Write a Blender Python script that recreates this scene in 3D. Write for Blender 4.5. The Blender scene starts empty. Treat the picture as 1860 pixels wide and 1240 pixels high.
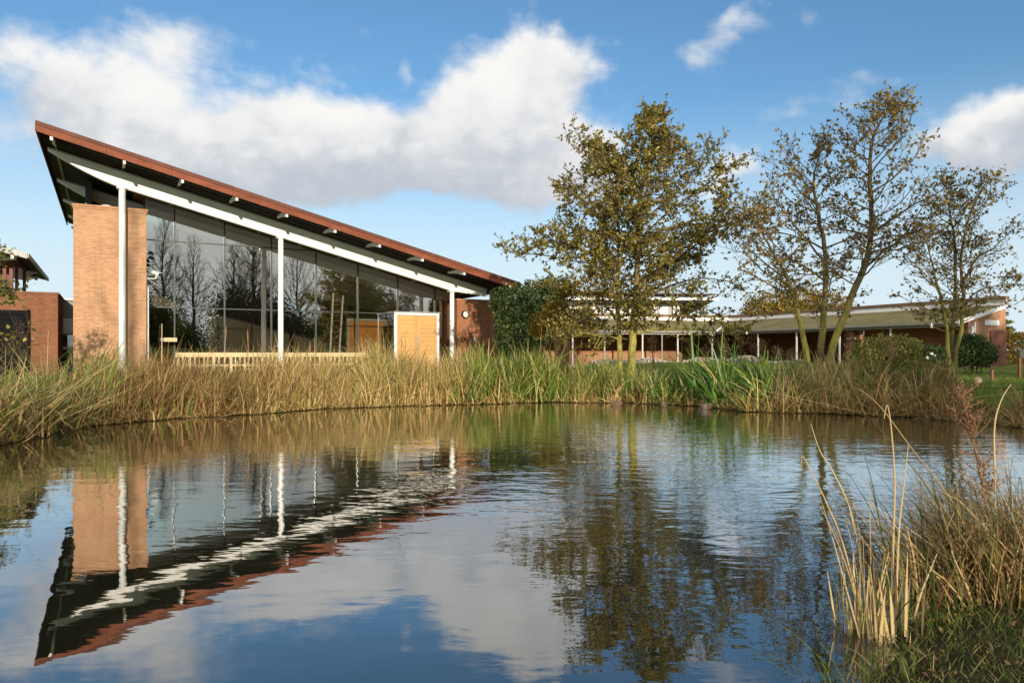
import bpy, math, random
import numpy as np
from mathutils import Vector, Matrix

random.seed(7)
rng = np.random.default_rng(7)
S = bpy.context.scene
COL = S.collection
PI = math.pi

# ------------------------------------------------------------------ camera, sky, sun, exposure
EYE, F, CX, HY = 1.4, 1330.0, 930.0, 642.0          # eye height, focal length and horizon of the 1860 px wide photograph
cam = bpy.data.cameras.new('camera')
cam.sensor_width = 36.0
cam.lens = 36.0 * F / 1860.0
cam.shift_y = (HY - 620.0) / 1860.0
cam.clip_start, cam.clip_end = 0.1, 3000.0
cam_o = bpy.data.objects.new('camera', cam)
cam_o.location = (0, 0, EYE)
cam_o.rotation_euler = (PI / 2, 0, 0)
COL.objects.link(cam_o)
S.camera = cam_o

SUN_EL = math.radians(12.0)
SUN_AZ = math.atan2(0.264, -0.965)                   # clockwise from +Y: behind the camera, a little to the right
SUN_STRENGTH, SKY_STRENGTH = 5.0, 0.12
sun_dir = Vector((math.sin(SUN_AZ) * math.cos(SUN_EL), math.cos(SUN_AZ) * math.cos(SUN_EL), math.sin(SUN_EL)))
sl = bpy.data.lights.new('sun', 'SUN')
sl.energy, sl.angle, sl.color = SUN_STRENGTH, math.radians(0.53), (1.0, 0.875, 0.69)
so = bpy.data.objects.new('sun', sl)
so.rotation_euler = (-sun_dir).to_track_quat('-Z', 'Y').to_euler()
so.location = (10, -30, 30)
COL.objects.link(so)

S.view_settings.view_transform = 'Standard'
S.view_settings.look = 'None'
S.view_settings.exposure = 0.0
S.view_settings.gamma = 1.0
S.view_settings.use_curve_mapping = False
S.render.engine = 'CYCLES'
S.cycles.max_bounces = 8
S.cycles.transparent_max_bounces = 12
S.cycles.use_denoising = True


class NT:
    """short hand for building node trees"""
    def __init__(self, tree):
        self.t = tree
        self.n, self.l = tree.nodes, tree.links

    def node(self, typ, ins=None, **props):
        nd = self.n.new(typ)
        for k, v in props.items():
            setattr(nd, k, v)
        for k, v in (ins or {}).items():
            self.put(nd.inputs[k], v)
        return nd

    def put(self, sock, v):
        if isinstance(v, bpy.types.NodeSocket):
            self.l.new(v, sock)
        else:
            sock.default_value = v

    def m(self, op, a, b=None, c=None, clamp=False):
        nd = self.n.new('ShaderNodeMath')
        nd.operation, nd.use_clamp = op, clamp
        for i, v in enumerate((a, b, c)):
            if v is not None:
                self.put(nd.inputs[i], v)
        return nd.outputs[0]

    def noise(self, vec, scale, detail=4.0, rough=0.55, distort=0.0, out='Fac'):
        nd = self.node('ShaderNodeTexNoise', {'Scale': scale, 'Detail': detail, 'Roughness': rough, 'Distortion': distort})
        if vec is not None:
            self.l.new(vec, nd.inputs['Vector'])
        return nd.outputs[out]

    def ramp(self, fac, stops, interp='LINEAR'):
        nd = self.n.new('ShaderNodeValToRGB')
        cr = nd.color_ramp
        cr.interpolation = interp
        while len(cr.elements) > 1:
            cr.elements.remove(cr.elements[-1])
        cr.elements[0].position = stops[0][0]
        cr.elements[0].color = (*stops[0][1], 1)
        for p, c in stops[1:]:
            e = cr.elements.new(p)
            e.color = (*c, 1)
        self.put(nd.inputs[0], fac)
        return nd.outputs[0]

    def mix(self, fac, a, b, blend='MIX'):
        nd = self.n.new('ShaderNodeMix')
        nd.data_type, nd.blend_type = 'RGBA', blend
        nd.clamp_factor = True
        self.put(nd.inputs[0], fac)
        for i, v in ((6, a), (7, b)):
            self.put(nd.inputs[i], (*v, 1) if isinstance(v, tuple) and len(v) == 3 else v)
        return nd.outputs[2]

    def smooth(self, v, lo, hi, a=0.0, b=1.0):
        nd = self.node('ShaderNodeMapRange', interpolation_type='SMOOTHSTEP')
        for i, x in enumerate((v, lo, hi, a, b)):
            self.put(nd.inputs[i], x)
        return nd.outputs[0]


def build_sky():
    w = bpy.data.worlds.new('World')
    S.world = w
    w.use_nodes = True
    k = NT(w.node_tree)
    k.n.clear()
    sky = k.node('ShaderNodeTexSky', sky_type='NISHITA')
    sky.sun_disc = False
    sky.sun_elevation = SUN_EL
    sky.sun_rotation = SUN_AZ
    sky.altitude, sky.air_density, sky.dust_density, sky.ozone_density = 60, 1.0, 1.0, 1.6
    tc = k.node('ShaderNodeTexCoord').outputs['Generated']
    sep = k.node('ShaderNodeSeparateXYZ', {0: tc})
    x, y, z = sep.outputs
    wob = k.node('ShaderNodeSeparateColor', {0: k.noise(tc, 5.0, 5.0, 0.6, out='Color')})
    az = k.m('ADD', k.m('ARCTAN2', x, y), k.m('MULTIPLY', k.m('SUBTRACT', wob.outputs[0], 0.5), 0.16))
    el = k.m('ADD', k.m('ARCSINE', z), k.m('MULTIPLY', k.m('SUBTRACT', wob.outputs[1], 0.5), 0.12))
    # heaps of cumulus: (x, y, half width, half height) as seen from the pond bank, weight
    heaps = [(330, 215, 275, 100, 1.05), (130, 180, 115, 75, .85), (300, 65, 110, 55, .6), (75, 85, 105, 55, .5),
             (560, 265, 160, 78, 1.05), (715, 275, 110, 62, 1.0), (115, 300, 110, 50, .55), (420, 305, 200, 55, .85), (620, 330, 160, 40, .6),
             (955, 190, 135, 100, 1.05), (1010, 110, 80, 52, .9), (860, 225, 95, 75, .85), (910, 300, 130, 55, .85),
             (1070, 275, 85, 45, .85), (980, 340, 130, 36, .8), (760, 322, 140, 38, .8), (1090, 325, 95, 36, .75), (725, 140, 24, 42, .55), (1465, 45, 55, 24, .6), (1340, 45, 50, 32, .5),
             (1280, 95, 50, 30, .48), (1430, 205, 110, 28, .5), (1570, 150, 80, 20, .46), (1345, 293, 62, 30, .75),
             (1790, 272, 150, 62, 1.15), (1870, 228, 95, 55, 1.15), (1690, 300, 70, 30, .7), (1270, 330, 70, 30, .4), (1660, 520, 260, 30, .38), (1250, 560, 200, 30, .4)]
    sg = sv = None
    for px, py, rx, ry, wt in heaps:
        a0 = math.atan((px - CX) / F)
        e0 = math.atan((HY - py) / F * math.cos(a0))
        ra, re = rx / F * math.cos(a0) ** 2, ry / F * math.cos(a0)
        u = k.m('DIVIDE', k.m('SUBTRACT', az, a0), ra)
        v = k.m('DIVIDE', k.m('SUBTRACT', el, e0), re)
        g = k.m('MULTIPLY', k.m('EXPONENT', k.m('MULTIPLY', k.m('MULTIPLY_ADD', u, u, k.m('MULTIPLY', v, v)), -1.0)), wt * .9)
        gv = k.m('MULTIPLY', g, v)
        sg = g if sg is None else k.m('ADD', sg, g)
        sv = gv if sv is None else k.m('ADD', sv, gv)
    # the rest of the sky carries the same kind of broken cumulus
    st = k.node('ShaderNodeVectorMath', {0: tc, 1: (1.0, 1.0, 2.2)}, operation='MULTIPLY').outputs[0]
    fb = k.noise(st, 9.0, 9.0, 0.62, 0.3)
    fine = k.noise(st, 22.0, 6.0, 0.6, 0.2)
    wide = k.noise(st, 2.4, 3.0, 0.5)
    away = k.smooth(y, 0.55, 0.25)
    rest = k.m('MULTIPLY', k.smooth(wide, 0.36, 0.54, 0.15, 1.05), away)
    sg = k.m('ADD', sg, rest)
    sv = k.m('ADD', sv, k.m('MULTIPLY', rest, k.m('SUBTRACT', k.m('MULTIPLY', fb, 2.2), 0.55)))
    def puff(scale, amount):
        wv = k.node('ShaderNodeVectorMath', {0: tc, 1: k.node('ShaderNodeVectorMath', {0: k.noise(tc, scale * .8, 4.0, .6, out='Color'), 3: 1.1 / scale}, operation='SCALE').outputs[0]}, operation='ADD').outputs[0]
        v = k.node('ShaderNodeTexVoronoi', {'Vector': wv, 'Scale': scale, 'Smoothness': 0.35}, feature='SMOOTH_F1').outputs['Distance']
        return k.m('MULTIPLY', k.m('SUBTRACT', 0.45, v), amount)
    billow = k.m('ADD', k.m('ADD', puff(11.0, 0.46), puff(26.0, 0.26)), puff(60.0, 0.12))
    dens = k.m('ADD', k.m('ADD', sg, k.m('MULTIPLY', k.m('SUBTRACT', fb, 0.5), 1.05)), billow)
    dens = k.m('ADD', dens, k.m('MULTIPLY', k.m('SUBTRACT', fine, 0.5), 0.18))
    alpha = k.smooth(dens, 0.22, 0.98)
    alpha = k.m('MULTIPLY', alpha, k.smooth(z, 0.0, 0.06, 0.45, 1.0))
    sh = k.m('DIVIDE', sv, k.m('ADD', sg, 0.15))
    sh = k.m('ADD', k.m('ADD', sh, k.m('MULTIPLY', k.m('SUBTRACT', fb, 0.5), 1.5)), k.m('MULTIPLY', billow, 1.5))
    sh = k.m('ADD', sh, k.m('MULTIPLY', k.m('SUBTRACT', dens, 0.9), -0.25))
    cl = k.ramp(k.smooth(sh, -0.95, 0.55), [(0, (0.52, 0.57, 0.64)), (0.35, (0.67, 0.695, 0.735)), (0.65, (0.84, 0.845, 0.85)), (1, (0.95, 0.94, 0.92))])
    cl = k.node('ShaderNodeVectorMath', {0: cl, 3: 1.0 / SKY_STRENGTH}, operation='SCALE').outputs[0]
    blue = k.node('ShaderNodeVectorMath', {0: sky.outputs[0], 1: (0.86, 1.22, 1.46)}, operation='MULTIPLY').outputs[0]
    pale = k.node('ShaderNodeVectorMath', {0: (0.74, 0.865, 0.95), 3: 1.0 / SKY_STRENGTH}, operation='SCALE').outputs[0]
    blue = k.mix(k.smooth(z, 0.34, 0.03, 0.0, 0.95), blue, pale)     # thin haze towards the horizon
    colr = k.mix(alpha, blue, cl)
    bg = k.node('ShaderNodeBackground', {0: colr, 1: SKY_STRENGTH})
    out = k.node('ShaderNodeOutputWorld')
    k.l.new(bg.outputs[0], out.inputs[0])


build_sky()


# ------------------------------------------------------------------ helpers
def tag(o, label=None, cat=None, group=None, kind=None):
    for key, v in (('label', label), ('category', cat), ('group', group), ('kind', kind)):
        if v:
            o[key] = v
    return o


def empty(name, loc=(0, 0, 0), rz=0.0):
    o = bpy.data.objects.new(name, None)
    o.empty_display_size = 0.3
    o.location, o.rotation_euler = loc, (0, 0, rz)
    COL.objects.link(o)
    return o


def link(name, me, mat, parent=None):
    o = bpy.data.objects.new(name, me)
    if mat is not None:
        me.materials.append(mat)
    COL.objects.link(o)
    if parent is not None:
        o.parent = parent
    return o


def mesh_np(name, verts, faces, smooth=False):
    """verts (N,3), faces (M,k): one mesh"""
    verts = np.ascontiguousarray(verts, dtype=np.float32)
    faces = np.ascontiguousarray(faces, dtype=np.int32)
    me = bpy.data.meshes.new(name)
    nf, kk = faces.shape
    me.vertices.add(len(verts))
    me.vertices.foreach_set('co', verts.ravel())
    me.loops.add(nf * kk)
    me.loops.foreach_set('vertex_index', faces.ravel())
    me.polygons.add(nf)
    me.polygons.foreach_set('loop_start', np.arange(0, nf * kk, kk, dtype=np.int32))
    me.polygons.foreach_set('loop_total', np.full(nf, kk, dtype=np.int32))
    if smooth:
        me.polygons.foreach_set('use_smooth', np.ones(nf, dtype=bool))
    me.update(calc_edges=True)
    return me


class MB:
    """collects simple shapes into ONE mesh object"""
    def __init__(self):
        self.v, self.f = [], []

    def add(self, vs, fs):
        b = len(self.v)
        self.v += [tuple(p) for p in vs]
        self.f += [tuple(i + b for i in f) for f in fs]
        return self

    def box(self, x0, x1, y0, y1, z0, z1):
        vs = [(x0, y0, z0), (x1, y0, z0), (x1, y1, z0), (x0, y1, z0), (x0, y0, z1), (x1, y0, z1), (x1, y1, z1), (x0, y1, z1)]
        return self.add(vs, [(0, 3, 2, 1), (4, 5, 6, 7), (0, 1, 5, 4), (1, 2, 6, 5), (2, 3, 7, 6), (3, 0, 4, 7)])

    def hexa(self, lo, hi):
        """two quads joined"""
        return self.add(list(lo) + list(hi), [(3, 2, 1, 0), (4, 5, 6, 7), (0, 1, 5, 4), (1, 2, 6, 5), (2, 3, 7, 6), (3, 0, 4, 7)])

    def prism(self, poly, axis, a0, a1):
        """poly: 2-D points; axis 1: poly is (x,z) extruded along y; axis 0: poly is (y,z) extruded along x; axis 2: (x,y) along z"""
        def p(q, a):
            return (q[0], a, q[1]) if axis == 1 else (a, q[0], q[1]) if axis == 0 else (q[0], q[1], a)
        n = len(poly)
        vs = [p(q, a0) for q in poly] + [p(q, a1) for q in poly]
        fs = [tuple(range(n - 1, -1, -1)), tuple(range(n, 2 * n))]
        fs += [(i, (i + 1) % n, n + (i + 1) % n, n + i) for i in range(n)]
        return self.add(vs, fs)

    def tube(self, pts, rad, sides=8, caps=True):
        pts = [Vector(p) for p in pts]
        n = len(pts)
        if not isinstance(rad, (list, tuple)):
            rad = [rad] * n
        up = None
        rings = []
        for i in range(n):
            d = (pts[min(i + 1, n - 1)] - pts[max(i - 1, 0)])
            d = d.normalized() if d.length > 1e-9 else Vector((0, 0, 1))
            if up is None:
                a = Vector((1, 0, 0)) if abs(d.x) < 0.8 else Vector((0, 1, 0))
            else:
                a = up
            u = (a - d * a.dot(d)).normalized()
            up = u
            w = d.cross(u)
            rings.append([pts[i] + (u * math.cos(2 * PI * j / sides) + w * math.sin(2 * PI * j / sides)) * rad[i] for j in range(sides)])
        vs = [p for r in rings for p in r]
        fs = []
        for i in range(n - 1):
            for j in range(sides):
                j2 = (j + 1) % sides
                fs.append((i * sides + j, i * sides + j2, (i + 1) * sides + j2, (i + 1) * sides + j))
        if caps:
            fs.append(tuple(range(sides - 1, -1, -1)))
            fs.append(tuple((n - 1) * sides + j for j in range(sides)))
        return self.add(vs, fs)

    def ball(self, c, r, seg=10, rings=6):
        c = Vector(c)
        if not isinstance(r, (tuple, list)):
            r = (r, r, r)
        vs, fs = [], []
        for i in range(rings + 1):
            t = PI * i / rings
            for j in range(seg):
                a = 2 * PI * j / seg
                vs.append((c.x + r[0] * math.sin(t) * math.cos(a), c.y + r[1] * math.sin(t) * math.sin(a), c.z + r[2] * math.cos(t)))
        for i in range(rings):
            for j in range(seg):
                j2 = (j + 1) % seg
                fs.append((i * seg + j, (i + 1) * seg + j, (i + 1) * seg + j2, i * seg + j2))
        return self.add(vs, fs)

    def build(self, name, mat, parent=None, smooth=False, bevel=0.0):
        me = bpy.data.meshes.new(name)
        me.from_pydata(self.v, [], self.f)
        if smooth:
            for p in me.polygons:
                p.use_smooth = True
            try:
                me.set_sharp_from_angle(angle=math.radians(40))
            except Exception:
                pass
        me.update()
        o = link(name, me, mat, parent)
        if bevel:
            b = o.modifiers.new('bevel', 'BEVEL')
            b.width, b.segments, b.limit_method = bevel, 2, 'ANGLE'
        return o


def at(px, py, Y):
    """the point of the place that lies in this direction at distance Y"""
    return Vector(((px - CX) / F * Y, Y, EYE + (HY - py) * Y / F))


# ------------------------------------------------------------------ materials
def new_mat(name):
    m = bpy.data.materials.new(name)
    m.use_nodes = True
    k = NT(m.node_tree)
    k.n.clear()
    out = k.node('ShaderNodeOutputMaterial')
    return m, k, out


def plain(name, col, rough=0.6, var=0.12, scale=3.0, bump=0.0, metal=0.0, spec=0.5, grain=None):
    """one colour with uneven wear"""
    m, k, out = new_mat(name)
    tc = k.node('ShaderNodeTexCoord').outputs['Object']
    if grain:
        tc = k.node('ShaderNodeVectorMath', {0: tc, 1: grain}, operation='MULTIPLY').outputs[0]
    n1 = k.noise(tc, scale, 6.0, 0.6)
    n2 = k.noise(tc, scale * 9, 4.0, 0.6)
    f = k.m('ADD', k.m('MULTIPLY', n1, 0.65), k.m('MULTIPLY', n2, 0.35))
    dark = tuple(c * (1 - var * 1.6) for c in col)
    lite = tuple(min(1, c * (1 + var * 1.6)) for c in col)
    c = k.ramp(f, [(0.30, dark), (0.70, lite)])
    b = k.node('ShaderNodeBsdfPrincipled', {'Base Color': c, 'Roughness': rough, 'Metallic': metal, 'Specular IOR Level': spec})
    if bump:
        bp = k.node('ShaderNodeBump', {'Strength': 0.6, 'Distance': bump, 'Height': f})
        k.l.new(bp.outputs[0], b.inputs['Normal'])
    k.l.new(b.outputs[0], out.inputs[0])
    return m


def brick(name, c1, c2, mortar, stain=0.25):
    m, k, out = new_mat(name)
    tc = k.node('ShaderNodeTexCoord').outputs['Object']
    sp = k.node('ShaderNodeSeparateXYZ', {0: tc})
    v = k.node('ShaderNodeCombineXYZ', {0: k.m('ADD', sp.outputs[0], sp.outputs[1]), 1: sp.outputs[2], 2: 0.0}).outputs[0]
    bt = k.node('ShaderNodeTexBrick', {'Vector': v, 'Color1': (*c1, 1), 'Color2': (*c2, 1), 'Mortar': (*mortar, 1), 'Scale': 1.0,
                                       'Mortar Size': 0.009, 'Mortar Smooth': 0.2, 'Bias': 0.0, 'Brick Width': 0.225, 'Row Height': 0.075})
    n1 = k.noise(tc, 0.7, 6.0, 0.62)
    n2 = k.noise(tc, 16.0, 4.0, 0.6)
    n3 = k.noise(k.node('ShaderNodeVectorMath', {0: v, 1: (4.4, 13.3, 1)}, operation='MULTIPLY').outputs[0], 1.0, 0.0)
    c = k.mix(k.smooth(n1, 0.35, 0.70, 0.0, stain), bt.outputs[0], tuple(x * 0.55 for x in c2))
    c = k.mix(k.smooth(n3, 0.35, 0.7, 0.0, 0.35), c, tuple(min(1, x * 1.35) for x in c1))
    c = k.mix(k.m('MULTIPLY', n2, 0.30), c, tuple(x * 0.6 for x in c1))
    # rain streaks and damp at the foot
    stv = k.node('ShaderNodeVectorMath', {0: v, 1: (2.6, .16, 1)}, operation='MULTIPLY').outputs[0]
    streak = k.smooth(k.noise(stv, 1.0, 5.0, 0.65), 0.50, 0.74, 0.0, 0.42)
    damp = k.m('MULTIPLY', k.smooth(k.m('ADD', sp.outputs[2], k.m('MULTIPLY', n1, 1.0)), 1.5, 0.5), 0.35)
    c = k.mix(k.m('MAXIMUM', streak, damp), c, tuple(x * .5 for x in c2))
    b = k.node('ShaderNodeBsdfPrincipled', {'Base Color': c, 'Roughness': 0.85, 'Specular IOR Level': 0.25})
    h = k.m('ADD', k.m('MULTIPLY', bt.outputs['Fac'], -1.0), k.m('MULTIPLY', n2, 0.4))
    bp = k.node('ShaderNodeBump', {'Strength': 0.8, 'Distance': 0.006, 'Height': h})
    k.l.new(bp.outputs[0], b.inputs['Normal'])
    k.l.new(b.outputs[0], out.inputs[0])
    return m


def leafy(name, stops, trans=0.35, rough=0.55, spec=0.3):
    """plants: every blade or leaf takes its own colour from the range"""
    m, k, out = new_mat(name)
    r = k.node('ShaderNodeNewGeometry').outputs['Random Per Island']
    c = k.ramp(r, stops)
    d = k.node('ShaderNodeBsdfPrincipled', {'Base Color': c, 'Roughness': rough, 'Specular IOR Level': spec})
    t = k.node('ShaderNodeBsdfTranslucent', {0: c})
    mx = k.node('ShaderNodeMixShader', {0: trans})
    k.l.new(d.outputs[0], mx.inputs[1])
    k.l.new(t.outputs[0], mx.inputs[2])
    k.l.new(mx.outputs[0], out.inputs[0])
    return m


def wood(name, c1, c2, grain=(1.2, 30, 30), rough=0.55):
    m, k, out = new_mat(name)
    tc = k.node('ShaderNodeTexCoord').outputs['Object']
    v = k.node('ShaderNodeVectorMath', {0: tc, 1: grain}, operation='MULTIPLY').outputs[0]
    n = k.noise(v, 1.6, 6.0, 0.6, 0.6)
    r = k.node('ShaderNodeObjectInfo').outputs['Random']
    c = k.ramp(n, [(0.3, c2), (0.7, c1)])
    c = k.mix(k.m('MULTIPLY', r, 0.55), c, tuple(x * 0.62 for x in c1))
    b = k.node('ShaderNodeBsdfPrincipled', {'Base Color': c, 'Roughness': rough, 'Specular IOR Level': 0.35})
    bp = k.node('ShaderNodeBump', {'Strength': 0.4, 'Distance': 0.003, 'Height': n})
    k.l.new(bp.outputs[0], b.inputs['Normal'])
    k.l.new(b.outputs[0], out.inputs[0])
    return m


def glass_mat(name, tint, refl, seen, rough=0.0):
    m, k, out = new_mat(name)
    fr = k.node('ShaderNodeFresnel', {'IOR': 1.5}).outputs[0]
    fac = k.m('ADD', k.m('MULTIPLY', fr, 0.9), refl, clamp=True)
    tr = k.node('ShaderNodeBsdfTransparent', {0: (*seen, 1)})
    gl = k.node('ShaderNodeBsdfGlossy', {'Color': (*tint, 1), 'Roughness': rough})
    tc = k.node('ShaderNodeTexCoord').outputs['Object']
    bp = k.node('ShaderNodeBump', {'Strength': 0.45, 'Distance': 0.003, 'Height': k.noise(tc, 0.9, 1.0, 0.4)})
    k.l.new(bp.outputs[0], gl.inputs['Normal'])
    mx = k.node('ShaderNodeMixShader', {0: fac})
    k.l.new(tr.outputs[0], mx.inputs[1])
    k.l.new(gl.outputs[0], mx.inputs[2])
    k.l.new(mx.outputs[0], out.inputs[0])
    return m


M = {}
M['pier_brick'] = brick('buff_brick', (0.54, 0.305, 0.175), (0.42, 0.205, 0.105), (0.54, 0.40, 0.27), 0.18)
M['red_brick'] = brick('red_brick', (0.40, 0.165, 0.085), (0.29, 0.105, 0.055), (0.36, 0.22, 0.13), 0.25)
M['pavilion_brick'] = brick('brown_red_brick', (0.27, 0.115, 0.06), (0.19, 0.075, 0.04), (0.26, 0.16, 0.10), 0.3)
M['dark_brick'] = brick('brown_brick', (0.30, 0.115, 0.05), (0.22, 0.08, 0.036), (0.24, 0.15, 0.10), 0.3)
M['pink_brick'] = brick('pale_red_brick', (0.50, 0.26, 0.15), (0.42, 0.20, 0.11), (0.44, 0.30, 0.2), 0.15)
M['post_white'] = plain('weathered_white_post', (0.58, 0.57, 0.54), 0.5, 0.10, 3.0)
M['white'] = plain('white_painted_steel', (0.82, 0.82, 0.82), 0.38, 0.05, 2.0)
M['grey_steel'] = plain('grey_painted_steel', (0.33, 0.34, 0.34), 0.45, 0.10, 2.0)
M['mullion'] = plain('dark_grey_mullion', (0.045, 0.055, 0.055), 0.4, 0.15, 4.0)
M['copper'] = plain('red_brown_fascia', (0.215, 0.066, 0.034), 0.6, 0.30, 0.9, spec=0.15, grain=(1, 1, 3))
M['copper_dark'] = plain('dark_red_brown_capping', (0.135, 0.055, 0.038), 0.6, 0.25, 1.1, spec=0.15)
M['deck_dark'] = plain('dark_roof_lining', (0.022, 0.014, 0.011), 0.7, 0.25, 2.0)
M['deck_wood'] = wood('stained_ceiling_boards', (0.42, 0.20, 0.085), (0.30, 0.135, 0.055), (30, 1.2, 30))
M['roof_grey'] = plain('roof_covering', (0.12, 0.11, 0.10), 0.7, 0.2, 1.0)
M['glass'] = glass_mat('coated_glass', (0.95, 0.97, 0.93), 0.40, (0.90, 0.90, 0.82))
M['clear_glass'] = glass_mat('clear_glass', (0.92, 0.95, 0.97), 0.10, (0.80, 0.86, 0.86))
M['door_wood'] = wood('golden_oak', (0.72, 0.43, 0.165), (0.55, 0.30, 0.10))
M['inner_door'] = wood('orange_oak', (0.62, 0.25, 0.05), (0.46, 0.17, 0.035))
M['pale_wood'] = wood('pale_timber', (0.74, 0.60, 0.36), (0.60, 0.47, 0.26), (3, 3, 20))
def stained_roof():
    m, k, out = new_mat('weathered_olive_roof')
    tc = k.node('ShaderNodeTexCoord').outputs['Object']
    a = k.noise(tc, .55, 6.0, .65)
    b_ = k.noise(k.node('ShaderNodeVectorMath', {0: tc, 1: (1.6, 1.6, 14)}, operation='MULTIPLY').outputs[0], 1.0, 5.0, .65)
    c_ = k.noise(tc, 9.0, 5.0, .7)
    f = k.m('ADD', k.m('ADD', k.m('MULTIPLY', a, .4), k.m('MULTIPLY', b_, .35)), k.m('MULTIPLY', c_, .25))
    c = k.ramp(f, [(.34, (.11, .092, .04)), (.48, (.20, .17, .07)), (.6, (.28, .235, .10)), (.72, (.46, .39, .20))])
    b = k.node('ShaderNodeBsdfPrincipled', {'Base Color': c, 'Roughness': .85, 'Specular IOR Level': .2})
    bp = k.node('ShaderNodeBump', {'Strength': .7, 'Distance': .01, 'Height': f})
    k.l.new(bp.outputs[0], b.inputs['Normal'])
    k.l.new(b.outputs[0], out.inputs[0])
    return m


M['olive_roof'] = stained_roof()
M['black'] = plain('black_metal', (0.010, 0.010, 0.012), 0.75, 0.2, 4.0, spec=0.12)
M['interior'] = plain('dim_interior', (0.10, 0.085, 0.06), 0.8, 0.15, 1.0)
M['brown_capping'] = plain('brown_metal_capping', (0.20, 0.115, 0.062), 0.6, 0.25, 0.8, spec=0.2)
M['floor'] = plain('stone_floor', (0.42, 0.36, 0.28), 0.6, 0.1, 1.5)
M['paving'] = plain('buff_paving', (0.44, 0.31, 0.22), 0.8, 0.14, 2.0)
M['brown_timber'] = wood('red_brown_boards', (0.24, 0.085, 0.055), (0.17, 0.06, 0.04))
M['blue'] = plain('blue_sheet', (0.07, 0.20, 0.50), 0.5, 0.15, 2.0)
M['grey_panel'] = plain('grey_cladding', (0.30, 0.28, 0.25), 0.6, 0.12, 1.5)
M['white_panel'] = plain('white_cladding', (0.75, 0.77, 0.74), 0.5, 0.05, 1.5)
M['lamp_glass'] = plain('frosted_lamp_glass', (0.72, 0.70, 0.66), 0.3, 0.06, 5.0)

M['dry_reed'] = leafy('dry_reed', [(0, (0.14, 0.075, 0.025)), (.2, (0.37, 0.225, 0.08)), (.5, (0.62, 0.43, 0.165)), (.8, (0.78, 0.60, 0.29)), (.92, (0.36, 0.34, 0.07)), (1, (0.20, 0.25, 0.05))], 0.25)
M['brown_reed'] = leafy('brown_reed', [(0, (0.09, 0.045, 0.018)), (.35, (0.28, 0.155, 0.055)), (.7, (0.50, 0.315, 0.125)), (.88, (0.68, 0.50, 0.24)), (.89, (0.16, 0.20, 0.04)), (1, (0.26, 0.27, 0.055))], 0.25)
M['mixed_reed'] = leafy('mixed_reed', [(0, (0.10, 0.15, 0.03)), (.3, (0.17, 0.22, 0.045)), (.5, (0.30, 0.28, 0.08)), (.55, (0.42, 0.30, 0.14)), (.8, (0.54, 0.41, 0.22)), (1, (0.30, 0.17, 0.07))], 0.25)
M['green_reed'] = leafy('green_reed', [(0, (0.05, 0.10, 0.015)), (.35, (0.125, 0.21, 0.028)), (.6, (0.26, 0.34, 0.05)), (.76, (0.44, 0.45, 0.12)), (.86, (0.66, 0.52, 0.27)), (.93, (0.46, 0.24, 0.065)), (1, (0.10, 0.18, 0.025))], 0.35)
M['iris'] = leafy('iris_leaf', [(0, (0.045, 0.12, 0.022)), (.4, (0.11, 0.24, 0.034)), (.75, (0.26, 0.37, 0.055)), (.9, (0.48, 0.44, 0.12)), (1, (0.55, 0.40, 0.19))], 0.35, 0.4, 0.5)
M['rush'] = leafy('rush_stem', [(0, (0.07, 0.085, 0.02)), (.35, (0.14, 0.13, 0.035)), (.55, (0.27, 0.19, 0.075)), (.8, (0.42, 0.28, 0.12)), (1, (0.56, 0.42, 0.22))], 0.15, 0.5, 0.4)
M['stub'] = leafy('cut_reed_stub', [(0, (0.38, 0.25, 0.11)), (.5, (0.56, 0.41, 0.20)), (1, (0.66, 0.52, 0.30))], 0.1)
M['grass'] = leafy('grass_blade', [(0, (0.06, 0.10, 0.014)), (.5, (0.12, 0.18, 0.022)), (.85, (0.20, 0.26, 0.04)), (1, (0.38, 0.31, 0.12))], 0.3)
M['bank_grass'] = leafy('bank_grass_blade', [(0, (0.035, 0.06, 0.010)), (.45, (0.085, 0.13, 0.018)), (.75, (0.15, 0.19, 0.03)), (.88, (0.26, 0.21, 0.08)), (1, (0.40, 0.30, 0.14))], 0.25)
M['alder_a'] = leafy('olive_alder_leaf', [(0, (0.07, 0.072, 0.014)), (.25, (0.17, 0.155, 0.026)), (.55, (0.30, 0.25, 0.042)), (.78, (0.42, 0.30, 0.06)), (.86, (0.34, 0.17, 0.04)), (.9, (0.52, 0.46, 0.11)), (1, (0.64, 0.58, 0.19))], 0.48, 0.45, 0.5)
M['alder_b'] = leafy('brown_alder_leaf', [(0, (0.08, 0.068, 0.02)), (.3, (0.20, 0.16, 0.04)), (.6, (0.36, 0.27, 0.065)), (.8, (0.30, 0.16, 0.05)), (.93, (0.50, 0.35, 0.10)), (1, (0.64, 0.52, 0.15))], 0.45, 0.45, 0.5)
M['ivy'] = leafy('ivy_leaf', [(0, (0.06, 0.11, 0.028)), (.4, (0.13, 0.20, 0.048)), (.72, (0.27, 0.34, 0.095)), (.9, (0.48, 0.50, 0.19)), (1, (0.62, 0.60, 0.30))], 0.25, 0.35, 0.5)
M['autumn'] = leafy('autumn_leaf', [(0, (0.10, 0.085, 0.015)), (.35, (0.22, 0.16, 0.025)), (.65, (0.36, 0.22, 0.03)), (.85, (0.48, 0.28, 0.035)), (1, (0.20, 0.20, 0.03))], 0.35)
M['hedge'] = leafy('hedge_leaf', [(0, (0.05, 0.075, 0.014)), (.5, (0.12, 0.15, 0.028)), (.8, (0.23, 0.22, 0.05)), (1, (0.32, 0.22, 0.06))], 0.3)
M['yew'] = leafy('dark_evergreen_leaf', [(0, (0.018, 0.040, 0.012)), (.6, (0.045, 0.085, 0.020)), (1, (0.11, 0.15, 0.03))], 0.2)
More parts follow.
